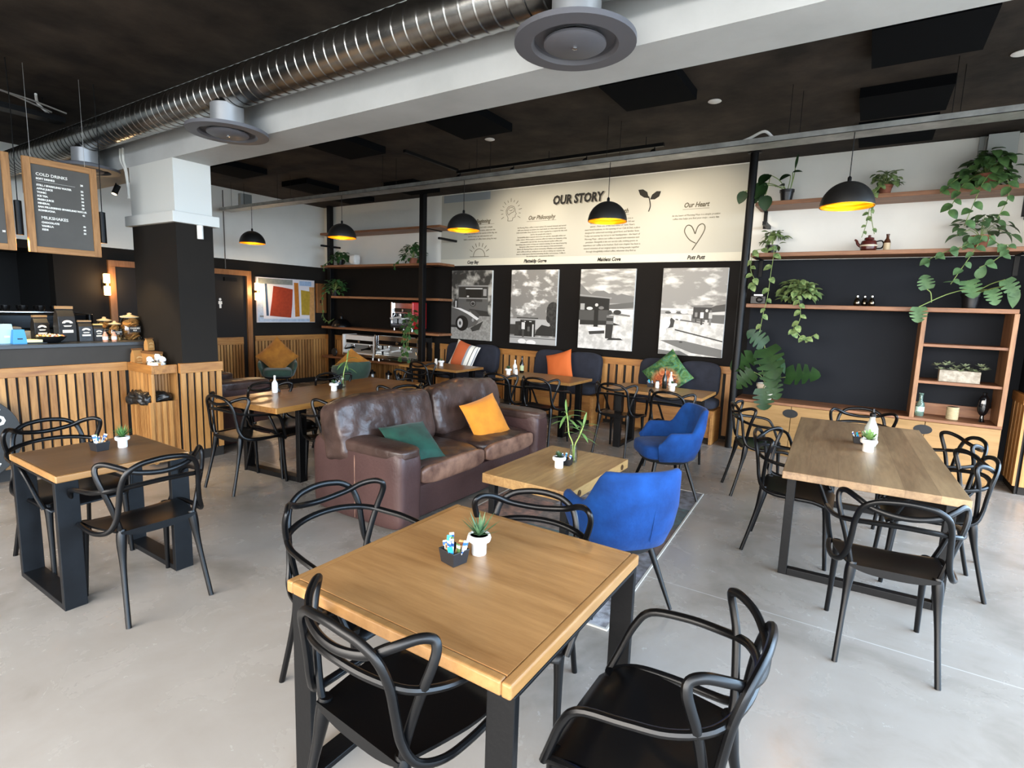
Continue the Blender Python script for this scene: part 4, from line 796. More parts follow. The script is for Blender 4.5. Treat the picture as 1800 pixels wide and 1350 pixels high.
# ---------------- coffee machine shelving (left) ----------------
sl = thing('machine_shelving', 'black posts with five wooden shelves displaying old coffee machines', 'shelving', (0, 0, 0))
box('post', BLKM, -6.395, -6.305, 6.95, 7.04, 0, H, sl, .004); box('post', BLKM, -9.17, -9.08, 7.30, 7.39, 0, H, sl, .004)
for z in (2.94, 2.33, 1.745, 1.155, .575): box('shelf_board', SHELF, -8.75 if z == 1.745 else -9.05, -6.03, 7.045, 7.449, z-.04, z, sl, .004)
for x, z in ((-6.0, 2.70), (-8.95, 2.68)): box('bracket_arm', BLKM, x-.02, x+.02, 6.99, 7.44, z, z+.035, sl)
for z in (2.94, 2.33, 1.745): box('bracket', BLKM, -6.35, -6.31, 7.06, 7.44, z-.052, z-.04, sl)

# ---------------- bench seating ----------------
def bench(x0, x1, lab):
    t = thing('banquette', lab, 'bench', (0, 0, 0), 0, 'navy cushioned benches'); e = .035
    b = MB(); b.box(x0+e, x1-e, 7.0, 7.02, .08, .41); b.box(x0+e, x1-e, 6.985, 7.02, .33, .41); b.build('front_board', PINEX, t, bevel=.003)
    for xa in (x0, x1-e): box('end_panel', PINEY, xa, xa+e, 6.98, 7.40, 0, .41, t, .003)
    box('seat_board', PINEX, x0, x1, 6.98, 7.40, .41, .43, t)
    RB(x0-.01, x1+.01, 6.93, 7.36, .43, .575, 5, 14, .12, .006, 5, x0).build('seat_cushion', NAVYF, t, smooth=True, angle=80)
    M = Matrix.Translation(((x0+x1)/2, 7.29, .79)) @ Matrix.Rotation(math.radians(-9), 4, 'X')
    mid = (x0+x1)/2
    for a, c in ((x0+.01, mid-.002), (mid+.002, x1-.01)):
        M = Matrix.Translation(((a+c)/2, 7.27, .785)) @ Matrix.Rotation(math.radians(-9), 4, 'X')
        cushion(c-a, .13, .43, 5, 14, .1, .006, 5, M, a).build('back_cushion', NAVYF, t, smooth=True, angle=80)
bench(-6.02, -4.93, 'navy cushioned bench with striped cushion, beside machine shelving post'); bench(-4.26, -3.13, 'navy cushioned bench with orange cushion, middle of the back wall'); bench(-2.58, -1.49, 'navy cushioned bench with jungle print cushion, beside round black post')

# ---------------- counter ----------------
ctr = thing('service_counter', 'long slat-fronted service counter with dark worktop by pillar', 'counter', (0, 0, 0)); cx = -6.08
SLATE = mat('counter_grey_panel', '#433e39', .7, var=(2, '#3c3833'), spec=.15); TOPM = mat('counter_worktop', '#373635', .32)
box('front_panel', SLATE, cx-.66, cx-.03, -2.2, 2.69, .0, 1.135, ctr); box('worktop', TOPM, cx-.72, cx+.0, -2.2, 2.69, 1.135, 1.17, ctr, .004)
b = MB(); b.box(cx-.03, cx-.02, -2.2, 2.41, .1, .9); b.build('backing', GAPB, ctr); b = MB(); slats(b, 'x', cx-.02, -2.2, 2.41, .1, .895, .048, .021, .024); b.build('slat_cladding', PINE, ctr)
box('rail', PINEY, cx-.03, cx+.012, -2.2, 2.43, .893, .975, ctr, .003); box('plinth', mat('plinth_black', '#2a2826', .6), cx-.03, cx-.012, -2.2, 2.43, 0, .1, ctr)
bs = thing('waste_station', 'slatted wooden waste bin station with tray top attached beside counter', 'waste bin', (0, 0, 0)); x1 = -5.57
b = MB(); b.box(cx+.02, x1, 2.425, 2.45, .893, .975); b.box(x1-.025, x1, 2.45, 2.655, .893, .975); b.box(cx+.02, x1-.025, 2.45, 2.655, .89, .905); b.build('tray_top', PINEX, bs, bevel=.003)
b = MB(); slats(b, 'y', 2.445, cx+.03, x1-.02, .02, .893, .05, .025, -.018); slats(b, 'x', x1-.17, 2.46, 2.655, .05, .893, .018, .012, .015); b.box(cx+.03, x1-.02, 2.447, 2.455, .02, .893); b.box(x1-.185, x1-.17, 2.455, 2.655, .02, .893); b.box(x1-.18, x1-.005, 2.647, 2.657, .02, .893); b.build('slat_cladding', PINE, bs)
b = MB(); slats(b, 'x', x1-.03, 2.40, 2.655, .06, .625, .036, .026, .022); b.box(x1-.045, x1-.03, 2.40, 2.655, .06, .62); slats(b, 'y', 2.41, x1-.32, x1-.03, .06, .62, .018, .008, -.012); b.build('bin_front', PINE, bs)
bb = RB(-6.03, -5.60, 2.345, 2.65, .585, .72, 3.5, 20, .1, .035, 9, 5, .05); tag(bb.build('bin_liner', mat('black_bin_bag', '#191817', .28, bump=(40, .5)), None, smooth=True, angle=180), 'crumpled black bin liner folded over waste bin opening', 'bin bag')
pc_ = bpy.data.objects.new('trim_7', None); COL.objects.link(pc_); struct(pc_)
box('backing', GAPB, -5.56, -5.548, 2.66, 3.06, 0, .96, pc_); b = MB(); slats(b, 'x', -5.548, 2.665, 3.06, .1, .895, .042, .024, .022); b.build('slat_cladding', PINE, pc_); box('rail', PINEY, -5.56, -5.515, 2.655, 3.075, .89, .985, pc_, .003); box('plinth', MATS['plinth_black'], -5.56, -5.54, 2.66, 3.06, 0, .1, pc_)
# round logo sign leaning on counter
sg = thing('round_sign', 'round black cafe sign with white lettering leaning on counter slats', 'sign', (-5.97, 1.20, .0)); T = Matrix.Translation((.0, 0, .43)) @ Matrix.Rotation(math.radians(-8), 4, 'Y') @ orient((1, 0, 0))
o = MB().lathe([(0, 0), (.36, 0), (.365, .006), (.36, .018), (0, .018)], n=48).build('disc', mat('sign_black', '#2b2a28', .55), sg, smooth=True, angle=30); o.matrix_basis = T
for s, x, y, sz, rt in (('morning', -.06, .14, .12, -.9), ('mojo', .15, .235, .17, -.9), ('COFFEE', .08, -.20, .07, -.5)):
    o = text(s, sz, WLET, sg, (0, 0, 0), bold=.004); o.matrix_basis = T @ Matrix.Translation((x, y, .0185)) @ Matrix.Rotation(rt, 4, 'Z')
# counter goods ----------------------------------------------------------
ZC = 1.1702
FOIL = mat('black_coffee_bag', '#211f1d', .35, bump=(30, .25, .006)); KR = mat('kraft_fold', '#8a6e4c', .6)
def coffee_bag(name, lab, x, y, z, wd, dp, h, m, fold, rz, grp, light='#e6dfcf'):
    t = thing(name, lab, 'coffee bag', (x, y, z), rz, grp); w2, d2 = wd/2, dp/2     # front faces local +x
    V = []
    for zz, kx, ky in ((0, 1, 1), (h*.45, 1.02, 1.0), (h*.72, .8, .98), (h*.90, .22, .96), (h, .08, .94)): V += [(-d2*kx, -w2*ky, zz), (d2*kx, -w2*ky, zz), (d2*kx, w2*ky, zz), (-d2*kx, w2*ky, zz)]
    F = [(3, 2, 1, 0), (16, 17, 18, 19)] + [(i*4+k, i*4+(k+1) % 4, (i+1)*4+(k+1) % 4, (i+1)*4+k) for i in range(4) for k in range(4)]
    MB().add(V, F).build('bag', m, t, bevel=.004)
    box('folded_top', fold, -.012, .016, -w2*.96, w2*.96, h*.93, h*1.01, t)
    M = orient((1, 0, 0), loc=(d2*1.03, 0, h*.52)); b = MB(); s = wd
    b.prism([(.30*s*math.cos(a), .20*s*math.sin(a)+.02*s) for a in [PI*i/12 for i in range(13)]] + [(.14*s*math.cos(a), .07*s*math.sin(a)+.02*s) for a in [PI-PI*i/12 for i in range(13)]], M, .0015); b.prism([(-.24*s, -.12*s), (.24*s, -.12*s), (.18*s, -.20*s), (-.18*s, -.20*s)], M, .0015)
    b.build('emblem', mat('emblem_'+light[1:], light, .7), t); box('label', mat('label_'+light[1:], light, .7), d2*1.0, d2*1.03+.0015, -w2*.6, w2*.6, h*.26, h*.34, t)
    return t
coffee_bag('coffee_bag', 'tallest black coffee bag with round emblem on counter', -6.34, 2.04, ZC, .145, .09, .33, FOIL, KR, .15, 'black coffee bags on counter'); coffee_bag('coffee_bag', 'medium black coffee bag between tallest bag and biscuit jars', -6.32, 2.185, ZC, .115, .07, .20, FOIL, KR, .05, 'black coffee bags on counter'); coffee_bag('coffee_bag', 'smallest black coffee bag behind two little bottles on counter', -6.34, 2.30, ZC, .085, .06, .165, FOIL, mat('gold_fold', '#b9a25c', .5), 0, 'black coffee bags on counter'); coffee_bag('coffee_bag', 'black coffee bag with cream top standing behind dark bowl', -6.50, 1.90, ZC, .12, .07, .24, FOIL, KR, .2, 'black coffee bags on counter')
def biscuits(r, h, n, seed):
    random.seed(seed); b = MB()
    for i in range(n):
        a = random.uniform(0, 2*PI); rr = random.uniform(0, r*.55); M = Matrix.Translation((rr*math.cos(a), rr*math.sin(a), .02+h*(i+.5)/n)) @ Euler((random.uniform(-.9, .9), random.uniform(-.9, .9), 0)).to_matrix().to_4x4()
        b.add([M @ Vector((r*.40*math.cos(q)*k, r*.40*math.sin(q)*k, zz)) for k, zz in ((1, -.006), (1, .006)) for q in [2*PI*j/10 for j in range(10)]], [tuple(reversed(range(10))), tuple(range(10, 20))] + [(j, (j+1) % 10, 10+(j+1) % 10, 10+j) for j in range(10)])
    return b
def jar(lab, x, y, r, h, n, seed, grp):
    t = thing('biscuit_jar', lab, 'jar', (x, y, ZC), 0, grp)
    MB().lathe([(r*.8, 0), (r, h*.15), (r, h*.62), (r*.7, h*.8), (r*.72, h*.84)], n=28).build('glass_jar', thin_glass('jar_glass', '#f6f6f0'), t, smooth=True)
    MB().lathe([(r*.76, h*.84), (r*.80, h*.88), (r*.3, h*.93), (r*.16, h*.96), (r*.22, h), (0, h*1.03)], n=28).build('lid', mat('jar_lid_glass', '#cdb58c', .25), t, smooth=True)
    biscuits(r, h*.66, n, seed).build('biscuits', mat('biscuit', '#c08a4c', .8, var=(40, '#8a5826')), t); o = box('chalk_label', mat('chalk_label', '#1d1c1b', .7), r*.98, r*1.03, -r*.5, r*.5, h*.30, h*.52, t)
    for k, s in enumerate(('COOKIES', 'R25')): text(s, r*.20, WLET, t, (r*1.035, 0, h*(.45-.08*k)), (PI/2, 0, PI/2), name='chalk_text')
jar('largest glass biscuit jar next to pillar with tilted lid', -6.38, 2.60, .105, .27, 34, 1, 'glass biscuit jars on counter'); jar('middle glass biscuit jar with dark label on counter', -6.36, 2.455, .072, .19, 22, 2, 'glass biscuit jars on counter'); jar('glass biscuit jar at back behind little bottles', -6.50, 2.42, .082, .225, 24, 3, 'glass biscuit jars on counter')
for y, lab in ((2.30, 'nearer black bags'), (2.375, 'nearer biscuit jars')):
    t = thing('juice_bottle', 'little pink juice bottle on counter edge ' + lab, 'bottle', (-6.18, y, ZC), 0, 'little juice bottles'); MB().lathe([(.020, 0), (.022, .01), (.022, .06), (.011, .085), (.011, .10)], n=16).build('bottle', mat('pink_juice', '#c98f72', .2), t, smooth=True); MB().lathe([(.013, .098), (.013, .115), (0, .115)], n=14).build('cap', PLAST, t); MB().lathe([(.0225, .02), (.0225, .05)], n=16, cap=False).build('label', PAPER, t)
t = thing('snack_bowl', 'black bowl full of wrapped sweets on counter', 'bowl', (-6.25, 1.90, ZC)); MB().lathe([(.05, 0), (.085, .02), (.118, .062), (.112, .062), (.08, .028), (0, .02)], n=28).build('bowl', POTB, t, smooth=True)
b = MB(); random.seed(4); SW = [mat('sweet_%d' % i, c, .5) for i, c in enumerate(('#d98f7a', '#c9a24c', '#e2d8c4', '#b5553b'))]
for i in range(60):
    a = random.uniform(0, 2*PI); rr = .098*random.random()**.5; b.cur = i % 4; b.lathe([(0, -.012), (.013, 0), (0, .012)], (rr*math.cos(a), rr*math.sin(a), .055+.016*(1-rr/.1)+random.uniform(0, .008)), 6)
o = b.build('sweets', SW, t); o['kind'] = 'stuff'
for n_, x, y, a, h, c, lab in (('collection_tin', -6.22, 1.665, .05, .125, '#3f8fc4', 'bright blue collection box with coin slot on counter'), ('card_holder', -6.30, 1.60, .055, .17, '#9cc6da', 'pale blue card box at counter edge of view')):
    t = thing(n_, lab, 'box', (x, y, ZC)); b = MB(); V = [(-a*.8, -a, 0), (a*.8, -a, 0), (a*.8, a, 0), (-a*.8, a, 0), (-a*.5, -a*.75, h), (a*.5, -a*.75, h), (a*.5, a*.75, h), (-a*.5, a*.75, h)]; b.add(V, [(3, 2, 1, 0), (4, 5, 6, 7), (0, 1, 5, 4), (1, 2, 6, 5), (2, 3, 7, 6), (3, 0, 4, 7)]); b.build('box_body', mat('blue_'+c[1:], c, .5), t, bevel=.003); box('slot_panel', PAPER if n_ == 'card_holder' else PLAST, a*.66, a*.74, -.018, .018, h*.32, h*.40, t)
t = thing('order_pad', 'pale yellow note pad lying on dark tray on counter', 'note pad', (-6.24, 1.76, ZC)); box('tray', PLAST, -.07, .07, -.05, .09, 0, .012, t, .003); box('pad', mat('pale_yellow', '#e6e0a8', .7), -.06, .06, -.05, .06, .012, .035, t, .003)
t = thing('till_unit', 'grey till unit on back of counter at left', 'till', (-6.62, 1.66, ZC)); box('till_body', mat('till_grey', '#5d5850', .5), -.08, .08, -.14, .12, 0, .13, t, .006); box('screen', PLAST, .081, .085, .02, .11, .06, .115, t); box('printer', mat('till_pale', '#8d8779', .5), -.06, .085, .125, .21, 0, .09, t, .005)
# back counter and machine behind
bk = thing('back_counter', 'dark back counter carrying black coffee machine behind service counter', 'counter', (0, 0, 0)); box('counter_body', SLATE, -8.0, -7.15, .4, 2.66, 0, .98, bk); box('worktop', TOPM, -8.03, -7.12, .4, 2.68, .98, 1.01, bk, .003)
RED = mat('red_enamel', '#c4161c', .3, coat=.3); MW = mat('white_enamel_and_glint', '#dad6d0', .3)
def machine(name, lab, x, y, z, W, D, Hh, mbody, mpanel, mside, rz, groups=2, cups=False, mleft=None):
    """espresso machine, front faces local -y"""
    t = thing(name, lab, 'coffee machine', (x, y, z), rz, None)
    box('drip_tray', CHROME, -W/2+.02, W/2-.02, -D/2, D*.1, .05, .10, t, .004); box('base', mbody, -W/2, W/2, -D/2+.02, D/2, .045, .12, t, .005)
    box('body', mpanel, -W/2+.04, W/2-.04, -.0, D/2, .12, Hh-.02, t, .008); box('head_hood', mbody, -W/2+.03, W/2-.03, -D/2+.06, D/2-.02, Hh*.60, Hh, t, .012)
    box('control_panel', PLAST, -W/2+.06, W/2-.06, -D/2+.052, -D/2+.062, Hh*.66, Hh*.80, t)
    for s in (-1, 1): box('side_panel', mside if s > 0 or not mleft else mleft, s*W/2-.022, s*W/2+.022, -D/2+.02, D/2, .05, Hh+.01, t, .012)
    for i in range(groups):
        gx = -W*.26+W*.52*i/max(1, groups-1); g = MB().lathe([(.03, 0), (.034, .03), (.03, .07)], (gx, -D/2+.12, Hh*.48), 16).build('group_head', CHROME, t, smooth=True)
        MB().tube([(gx, -D/2+.12, Hh*.47), (gx, -D/2+.0, Hh*.45), (gx, -D/2-.09, Hh*.43)], [.03, .014, .016], 10).build('portafilter', PLAST if mbody not in (PLAST, CHROME) else MW, g, smooth=True)  # white handles: highlights on the levers put into the colour
    for s in (-1, 1):
        MB().tube(cr([(s*(W/2-.06), -D/2+.08, Hh*.62), (s*(W/2-.05), -D/2+.03, Hh*.45), (s*(W/2-.04), -D/2+.02, .17)], 5), .006, 8).build('steam_wand', CHROME, t, smooth=True)
        for yy in (-D/2+.06, D/2-.05): MB().lathe([(.022, 0), (.018, .05)], (s*(W/2-.06), yy, 0), 12).build('foot', CHROME, t, smooth=True)
    MB().lathe([(0, 0), (.028, 0), (.028, .006), (0, .008)], n=18).build('gauge', CHROME, t).matrix_basis = Matrix.Translation((0, -D/2+.05, Hh*.73)) @ Matrix.Rotation(PI/2, 4, 'X')
    if cups: f = MB(); f.box(-W/2+.05, W/2-.05, -D/2+.10, D/2-.05, Hh+.02, Hh+.028); f.build('cup_rail', CHROME, t)
    return t
machine('espresso_machine', 'red-sided vintage espresso machine on fourth shelf', -6.93, 7.25, 1.157, .74, .30, .50, CHROME, mat('machine_dark', '#26241f', .35), RED, math.radians(-16), mleft=CHROME)
machine('espresso_machine', 'white espresso machine on lowest shelf near corner', -8.02, 7.22, .577, .84, .36, .44, MW, mat('machine_grey', '#8a8680', .35), MW, 0)
machine('espresso_machine', 'chrome three-group espresso machine on lowest shelf beside post', -7.02, 7.22, .577, 1.06, .38, .48, CHROME, mat('machine_steel', '#b3b0a8', .3, metal=.4), CHROME, 0, 3)
machine('espresso_machine', 'black espresso machine with cups on top behind counter', -7.5, 2.20, 1.012, .80, .42, .38, PLAST, mat('machine_black', '#1c1b1a', .3), PLAST, PI/2, 2, cups=True)
for i in range(8):
    o = MB().lathe([(.025, 0), (.036, .03), (.038, .06), (.034, .06), (.03, .03), (0, .01)], (-7.58+.10*(i % 2), 1.92+.085*(i//2)*1.7, 1.012+.41), 14).build('coffee_cup', PLAST, None, smooth=True); tag(o, 'black coffee cup standing on top of black espresso machine', 'cup', 'black cups on espresso machine')
# kraft goods and cups on tray top
coffee_bag('kraft_bag', 'small brown kraft bag standing on tray ledge by pillar', -5.99, 2.60, .976+.11, .075, .05, .12, KRAFT, mat('kraft_dark', '#6a4520', .8), .3, 'brown kraft packs', '#c9a36a')
coffee_bag('kraft_bag', 'brown kraft bag at outer corner of waste station tray', -6.02, 2.50, .906, .10, .06, .20, KRAFT, MATS['kraft_dark'], .2, 'brown kraft packs', '#c9a36a')
t = thing('kraft_box', 'long brown kraft carton on waste station tray', 'carton', (-5.93, 2.585, .906), .1); box('carton', KRAFT, -.12, .12, -.045, .045, 0, .17, t, .004); box('carton_lid', MATS['kraft_dark'], -.122, .122, -.047, .047, .155, .175, t)
for k, (x, y, s, lab) in enumerate(((-5.76, 2.50, .032, 'front glass jar of napkins'), (-5.80, 2.585, .036, 'rear glass jar of crumpled paper'), (-5.69, 2.58, .030, 'jar nearest pillar'))):
    t = thing('condiment_jar', lab + ' on waste station tray', 'jar', (x, y, .906), 0, 'jars on waste station tray'); MB().lathe([(s, 0), (s*1.05, .02), (s*1.05, .085), (s*.9, .1)], n=18).build('glass', thin_glass('jar_glass2', '#eef2ec'), t, smooth=True); RB(-s*.8, s*.8, -s*.8, s*.8, .05, .135+.02*(k == 1), 3, 8, .1, .01, 30, k).build('paper_napkins', PAPER, t, smooth=True); MB().lathe([(s*1.08, .085), (s*1.08, .098)], n=18).build('lid_ring', CHROME, t, smooth=True)
t = thing('napkin_stack', 'white napkin pack lying on waste station tray', 'napkins', (-5.66, 2.50, .906), .2); RB(-.06, .06, -.045, .045, 0, .085, 5, 8, .1, .004, 20, 2).build('pack', PAPER, t, smooth=True); box('band', KRAFT, -.0605, .0605, -.012, .012, .0, .0865, t)
# ---------------- plants ----------------
def pot_round(t, r, h, m, name='pot', rim=True):
    pr = [(r*.72, 0), (r*.76, h*.02), (r*.95, h*.78)] + ([(r*.95, h*.78), (r*1.04, h*.79), (r*1.06, h*.99)] if rim else [(r, h*.98)]) + [(r*.97, h), (r*.9, h*.9)]
    q = MB().lathe(pr, n=28).build(name, m, t, smooth=True, angle=35); MB().lathe([(0, h*.9), (r*.93, h*.9)], n=20).build('soil', SOIL, q)
def vine(mb_s, mb_l, P, r, n, L, kind, seed, side=1):
    Q = cr(P, 6); mb_s.tube(Q, r, 6); random.seed(seed)
    for k in range(n):
        i = int((k+.6)/n*(len(Q)-2)); q = Q[i]; d = (Q[i+1]-q).normalized(); s = -1 if k % 2 else 1
        dr = Vector((s*random.uniform(.5, 1), -random.uniform(.2, .8), -random.uniform(.2, 1.0))); LL = L*random.uniform(.7, 1.15)
        leaf(mb_l, q, dr, (0, -.8, .6), LL, LL*.78, kind, .3)
def plant(name, lab, loc, pot, pr_, ph_, leafm, dome=None, vines=(), big=(), vleaf=(.07, 'heart'), grp=None, seed=1, ups=()):
    """dome=(n, rx, rz, leaf length, kind, z lift); big=[(base, dir, up, L, W, kind, droop)]"""
    t = thing(name, lab, 'plant', loc, 0, grp); random.seed(seed)
    if pot: pot_round(t, pr_, ph_, pot)
    lv = MB(); stv = MB()
    if dome:
        n, rx, rz, L, kind, lift = dome
        for i in range(n):
            a = random.uniform(0, 2*PI); e = random.uniform(-.35, 1.0)*PI/2; rr = random.uniform(.55, 1)
            p = Vector((rx*rr*math.cos(a)*math.cos(e), rx*.75*rr*math.sin(a)*math.cos(e), ph_*.95+lift+rz*rr*math.sin(e)))
            if p.z < .01 and abs(p.y) < .14: p.y = -.16
            if loc[1]+p.y > 7.42: p.y = 7.40-loc[1]
            d = Vector((math.cos(a), math.sin(a)*.8-.15, random.uniform(-.9, .5))); LL = L*random.uniform(.75, 1.2)
            if loc[1]+p.y+d.y*LL > 7.43: d.y = -abs(d.y)
            leaf(lv, p, d, (random.uniform(-.3, .3), -.3, 1), LL, LL*(.8 if kind == 'heart' else .22), kind, .35)
            if i % 4 == 0: stv.tube(cr([(0, 0, ph_*.9), (p.x*.5, p.y*.5, ph_+lift+max(0, p.z-ph_)*.7), tuple(p)], 4), .0025, 5)
    for k, P in enumerate(vines): vine(stv, lv, P, .0035, max(3, int(len(P)*1.8)), vleaf[0], vleaf[1], seed*10+k)
    for (bs, d, up, L, W, kind, dr, src) in big:
        leaf(lv, bs, d, up, L, W, kind, dr)
        if src: stv.tube(cr([src, ((src[0]+bs[0])/2+.01, (src[1]+bs[1])/2, max(src[2], bs[2])*.55+min(src[2], bs[2])*.45+.02), bs], 6), .005, 6)
    lv.build('foliage', leafm, t, smooth=True, angle=180)
    if stv.v: stv.build('stems', STEM, t, smooth=True)
    return t
GP = 'shelf plants'
plant('potted_plant', 'dark heart-leaved plant in black pot at post end of top plant shelf', (-.93, 7.20, 2.942), POTB, .075, .14, LEAFD, None, big=[((-.18, -.12, .30), (-.5, -.4, -.5), (-.3, -.8, .5), .17, .15, 'heart', .2, (0, 0, .12)), ((-.22, -.16, .18), (-.6, -.3, -.7), (0, -.9, .4), .19, .17, 'heart', .2, (0, 0, .12)), ((-.28, -.14, .22), (.2, -.2, -1), (0, -1, .2), .19, .17, 'heart', .15, (0, 0, .12)), ((-.20, -.17, .06), (.1, -.1, -1), (0, -1, .1), .17, .15, 'heart', .15, (-.18, -.12, .28)), ((-.30, -.15, .10), (-.4, -.1, -1), (0, -1, .1), .14, .13, 'heart', .15, None), ((-.42, -.2, .12), (-.4, -.1, -1), (0, -1, .2), .15, .12, 'heart', .1, (-.2, -.14, .15)), ((.02, 0, .30), (-.7, -.4, -.2), (0, -.5, .9), .13, .11, 'heart', .3, (0, 0, .12)), ((.04, 0, .33), (.8, -.1, .1), (0, -.6, .8), .10, .06, 'heart', .2, (.03, 0, .12)), ((.06, .02, .38), (.1, 0, 1), (0, -1, 0), .16, .03, 'lance', .1, (.03, 0, .12)), ((-.10, -.06, .17), (.4, -.5, .1), (0, -.5, .8), .12, .10, 'heart', .3, (0, 0, .12))], grp=GP, seed=2)
plant('trailing_plant', 'small variegated trailing plant in clay pot behind largest pendant lamp', (.02, 7.22, 2.942), TERRA, .062, .11, LEAFV, (46, .14, .10, .075, 'heart', .05), [[(-.05, -.1, .1), (-.10, -.19, .0), (-.12, -.2, -.15), (-.13, -.19, -.30), (-.16, -.19, -.45)], [(-.03, -.1, .1), (-.08, -.2, .0), (-.10, -.2, -.2), (-.05, -.2, -.42)]], vleaf=(.055, 'heart'), grp=GP, seed=3)
plant('trailing_plant', 'largest trailing plant spilling over window end of top plant shelf', (.84, 7.18, 2.942), TERRA, .09, .13, mat('leaf_big_trailer', '#56763f', .55, var=(14, '#2c4a29')), (120, .22, .24, .105, 'heart', .0), [[(-.1, -.12, .1), (-.2, -.2, 0), (-.25, -.21, -.15), (-.28, -.2, -.25)], [(0, -.14, .1), (-.05, -.22, 0), (-.1, -.22, -.2), (-.14, -.2, -.38)], [(.1, -.12, .1), (.14, -.22, 0), (.15, -.22, -.15), (.1, -.2, -.32)], [(-.2, -.1, .12), (-.3, -.2, .02), (-.36, -.2, -.06)]], vleaf=(.10, 'heart'), grp=GP, seed=4)
plant('trailing_plant', 'pale green pothos on middle plant shelf, vine hanging beside black post', (-1.03, 7.20, 2.362), POTB, .06, .10, LEAFV, (38, .13, .12, .085, 'heart', .05), [[(.02, -.12, .08), (.05, -.19, .0), (.04, -.2, -.25), (.03, -.2, -.50), (.0, -.21, -.72), (-.02, -.2, -.92)], [(-.08, -.1, .05), (-.17, -.18, 0), (-.18, -.2, -.2), (-.12, -.2, -.34), (-.2, -.2, -.40)]], vleaf=(.085, 'heart'), grp=GP, seed=5)
plant('trailing_plant', 'straggly variegated plant in clay pot at window end of middle shelf', (.86, 7.20, 2.362), TERRA, .075, .13, LEAFP, (44, .27, .16, .10, 'heart', .05), [[(-.05, -.1, .12), (-.12, -.19, .02), (-.25, -.2, -.03), (-.38, -.21, -.10), (-.46, -.21, -.16)], [(0, -.12, .12), (-.04, -.2, 0), (-.12, -.21, -.18), (-.20, -.21, -.36)], [(.05, -.1, .12), (.12, -.2, .02), (.2, -.2, .0), (.12, -.22, -.12), (.0, -.22, -.20)]], vleaf=(.085, 'heart'), grp=GP, seed=6)
plant('trailing_plant', 'dense cream-and-green pothos mound on lowest plant shelf near radio', (-.70, 7.21, 1.772), POTB, .08, .10, LEAFV, (110, .20, .15, .095, 'heart', .04), [[(.0, -.12, .1), (.04, -.2, 0), (.06, -.21, -.15), (.02, -.21, -.28), (-.02, -.2, -.34)], [(.0, -.2, -.25), (.08, -.2, -.36), (.16, -.2, -.37), (.24, -.2, -.32)]], vleaf=(.08, 'heart'), grp=GP, seed=7)
plant('monstera', 'split-leaf monstera in black pot on top of cabinet tower', (.86, 7.20, 1.772), POTB, .085, .15, LEAFP, None, big=[((-.06, -.12, .27), (.25, -.5, -.75), (0, -1, .5), .20, .18, 'mon', .15, (0, 0, .14)), ((-.38, -.17, .18), (-.25, -.1, .9), (0, -1, .1), .15, .15, 'mon', .2, (-.33, -.17, .05)), ((-.43, -.2, .0), (.05, -.2, -1), (0, -1, .1), .16, .16, 'mon', .15, (-.02, -.05, .2)), ((.22, -.10, .28), (.5, -.3, -.8), (0, -.9, .3), .19, .15, 'mon', .2, (0, 0, .14)), ((.12, -.13, .18), (.3, -.4, -.8), (0, -1, .2), .16, .14, 'mon', .2, (0, 0, .14)), ((.28, -.1, .22), (.2, -.2, -1), (.3, -.9, .1), .21, .11, 'heart', .2, (.02, 0, .14)), ((-.1, 0, .25), (-.9, -.2, .3), (0, -.5, .9), .14, .03, 'lance', .3, (0, 0, .14)), ((0.02, -.02, .3), (.3, -.2, .8), (0, -.9, .2), .13, .09, 'heart', .2, (0, 0, .14))], grp='monstera plants', seed=8)
plant('monstera', 'large dark monstera in faceted cream pot on desk end by black post', (-.95, 7.17, .632), mat('cream_pot', '#d8cbb8', .5), .10, .19, LEAFD, None, big=[((-.02, -.10, .62), (.25, -.35, -.55), (-.2, -.9, .5), .40, .34, 'mon', .15, (0, 0, .17)), ((-.14, -.08, .50), (-.6, -.3, -.3), (0, -.8, .6), .30, .27, 'mon', .25, (0, 0, .17)), ((.22, -.14, .30), (.9, -.3, .25), (-.1, -.8, .6), .36, .29, 'mon', .2, (0, 0, .17)), ((-.12, -.16, .33), (-.65, -.2, -.6), (0, -1, .4), .28, .24, 'mon', .2, (0, 0, .17)), ((.04, -.14, .44), (.15, -.4, -.7), (0, -1, .3), .30, .25, 'mon', .15, (0, 0, .17)), ((0.0, -.19, .15), (.15, -.1, -1), (.2, -1, .1), .26, .24, 'mon', .1, (0, -.05, .2)), ((.10, -.12, .55), (.5, -.3, -.8), (.6, -.6, .4), .24, .10, 'heart', .1, (0, 0, .17)), ((-.05, -.05, .65), (-.4, -.3, .4), (.2, -.9, .3), .26, .22, 'mon', .2, (0, 0, .17)), ((.08, -.16, .28), (.3, -.2, -.9), (0, -1, .2), .26, .20, 'mon', .15, (0, 0, .17))], grp='monstera plants', seed=9)
plant('trailing_plant', 'green trailing plant at wall end of second machine shelf', (-8.66, 7.20, 2.332), POTB, .07, .10, LEAFG, (70, .20, .13, .085, 'heart', .04), [[(-.1, -.1, .1), (-.22, -.2, 0), (-.24, -.2, -.12)]], grp='plants on machine shelves', seed=10)
plant('trailing_plant', 'green trailing plant beside square post on second machine shelf', (-6.76, 7.20, 2.332), TERRA, .08, .10, LEAFG, (75, .23, .20, .085, 'heart', .06), [[(-.12, -.1, .1), (-.22, -.2, 0), (-.25, -.2, -.1)]], grp='plants on machine shelves', seed=11)
plant('trailing_plant', 'trailing plant on third machine shelf with vine looping by corner', (-8.82, 7.20, 1.747), POTB, .08, .11, LEAFG, (80, .24, .20, .085, 'heart', .04), [[(-.05, -.1, .1), (-.12, -.2, 0), (-.12, -.2, -.25), (-.10, -.2, -.42), (.05, -.2, -.50), (.2, -.2, -.44)]], grp='plants on machine shelves', seed=12)
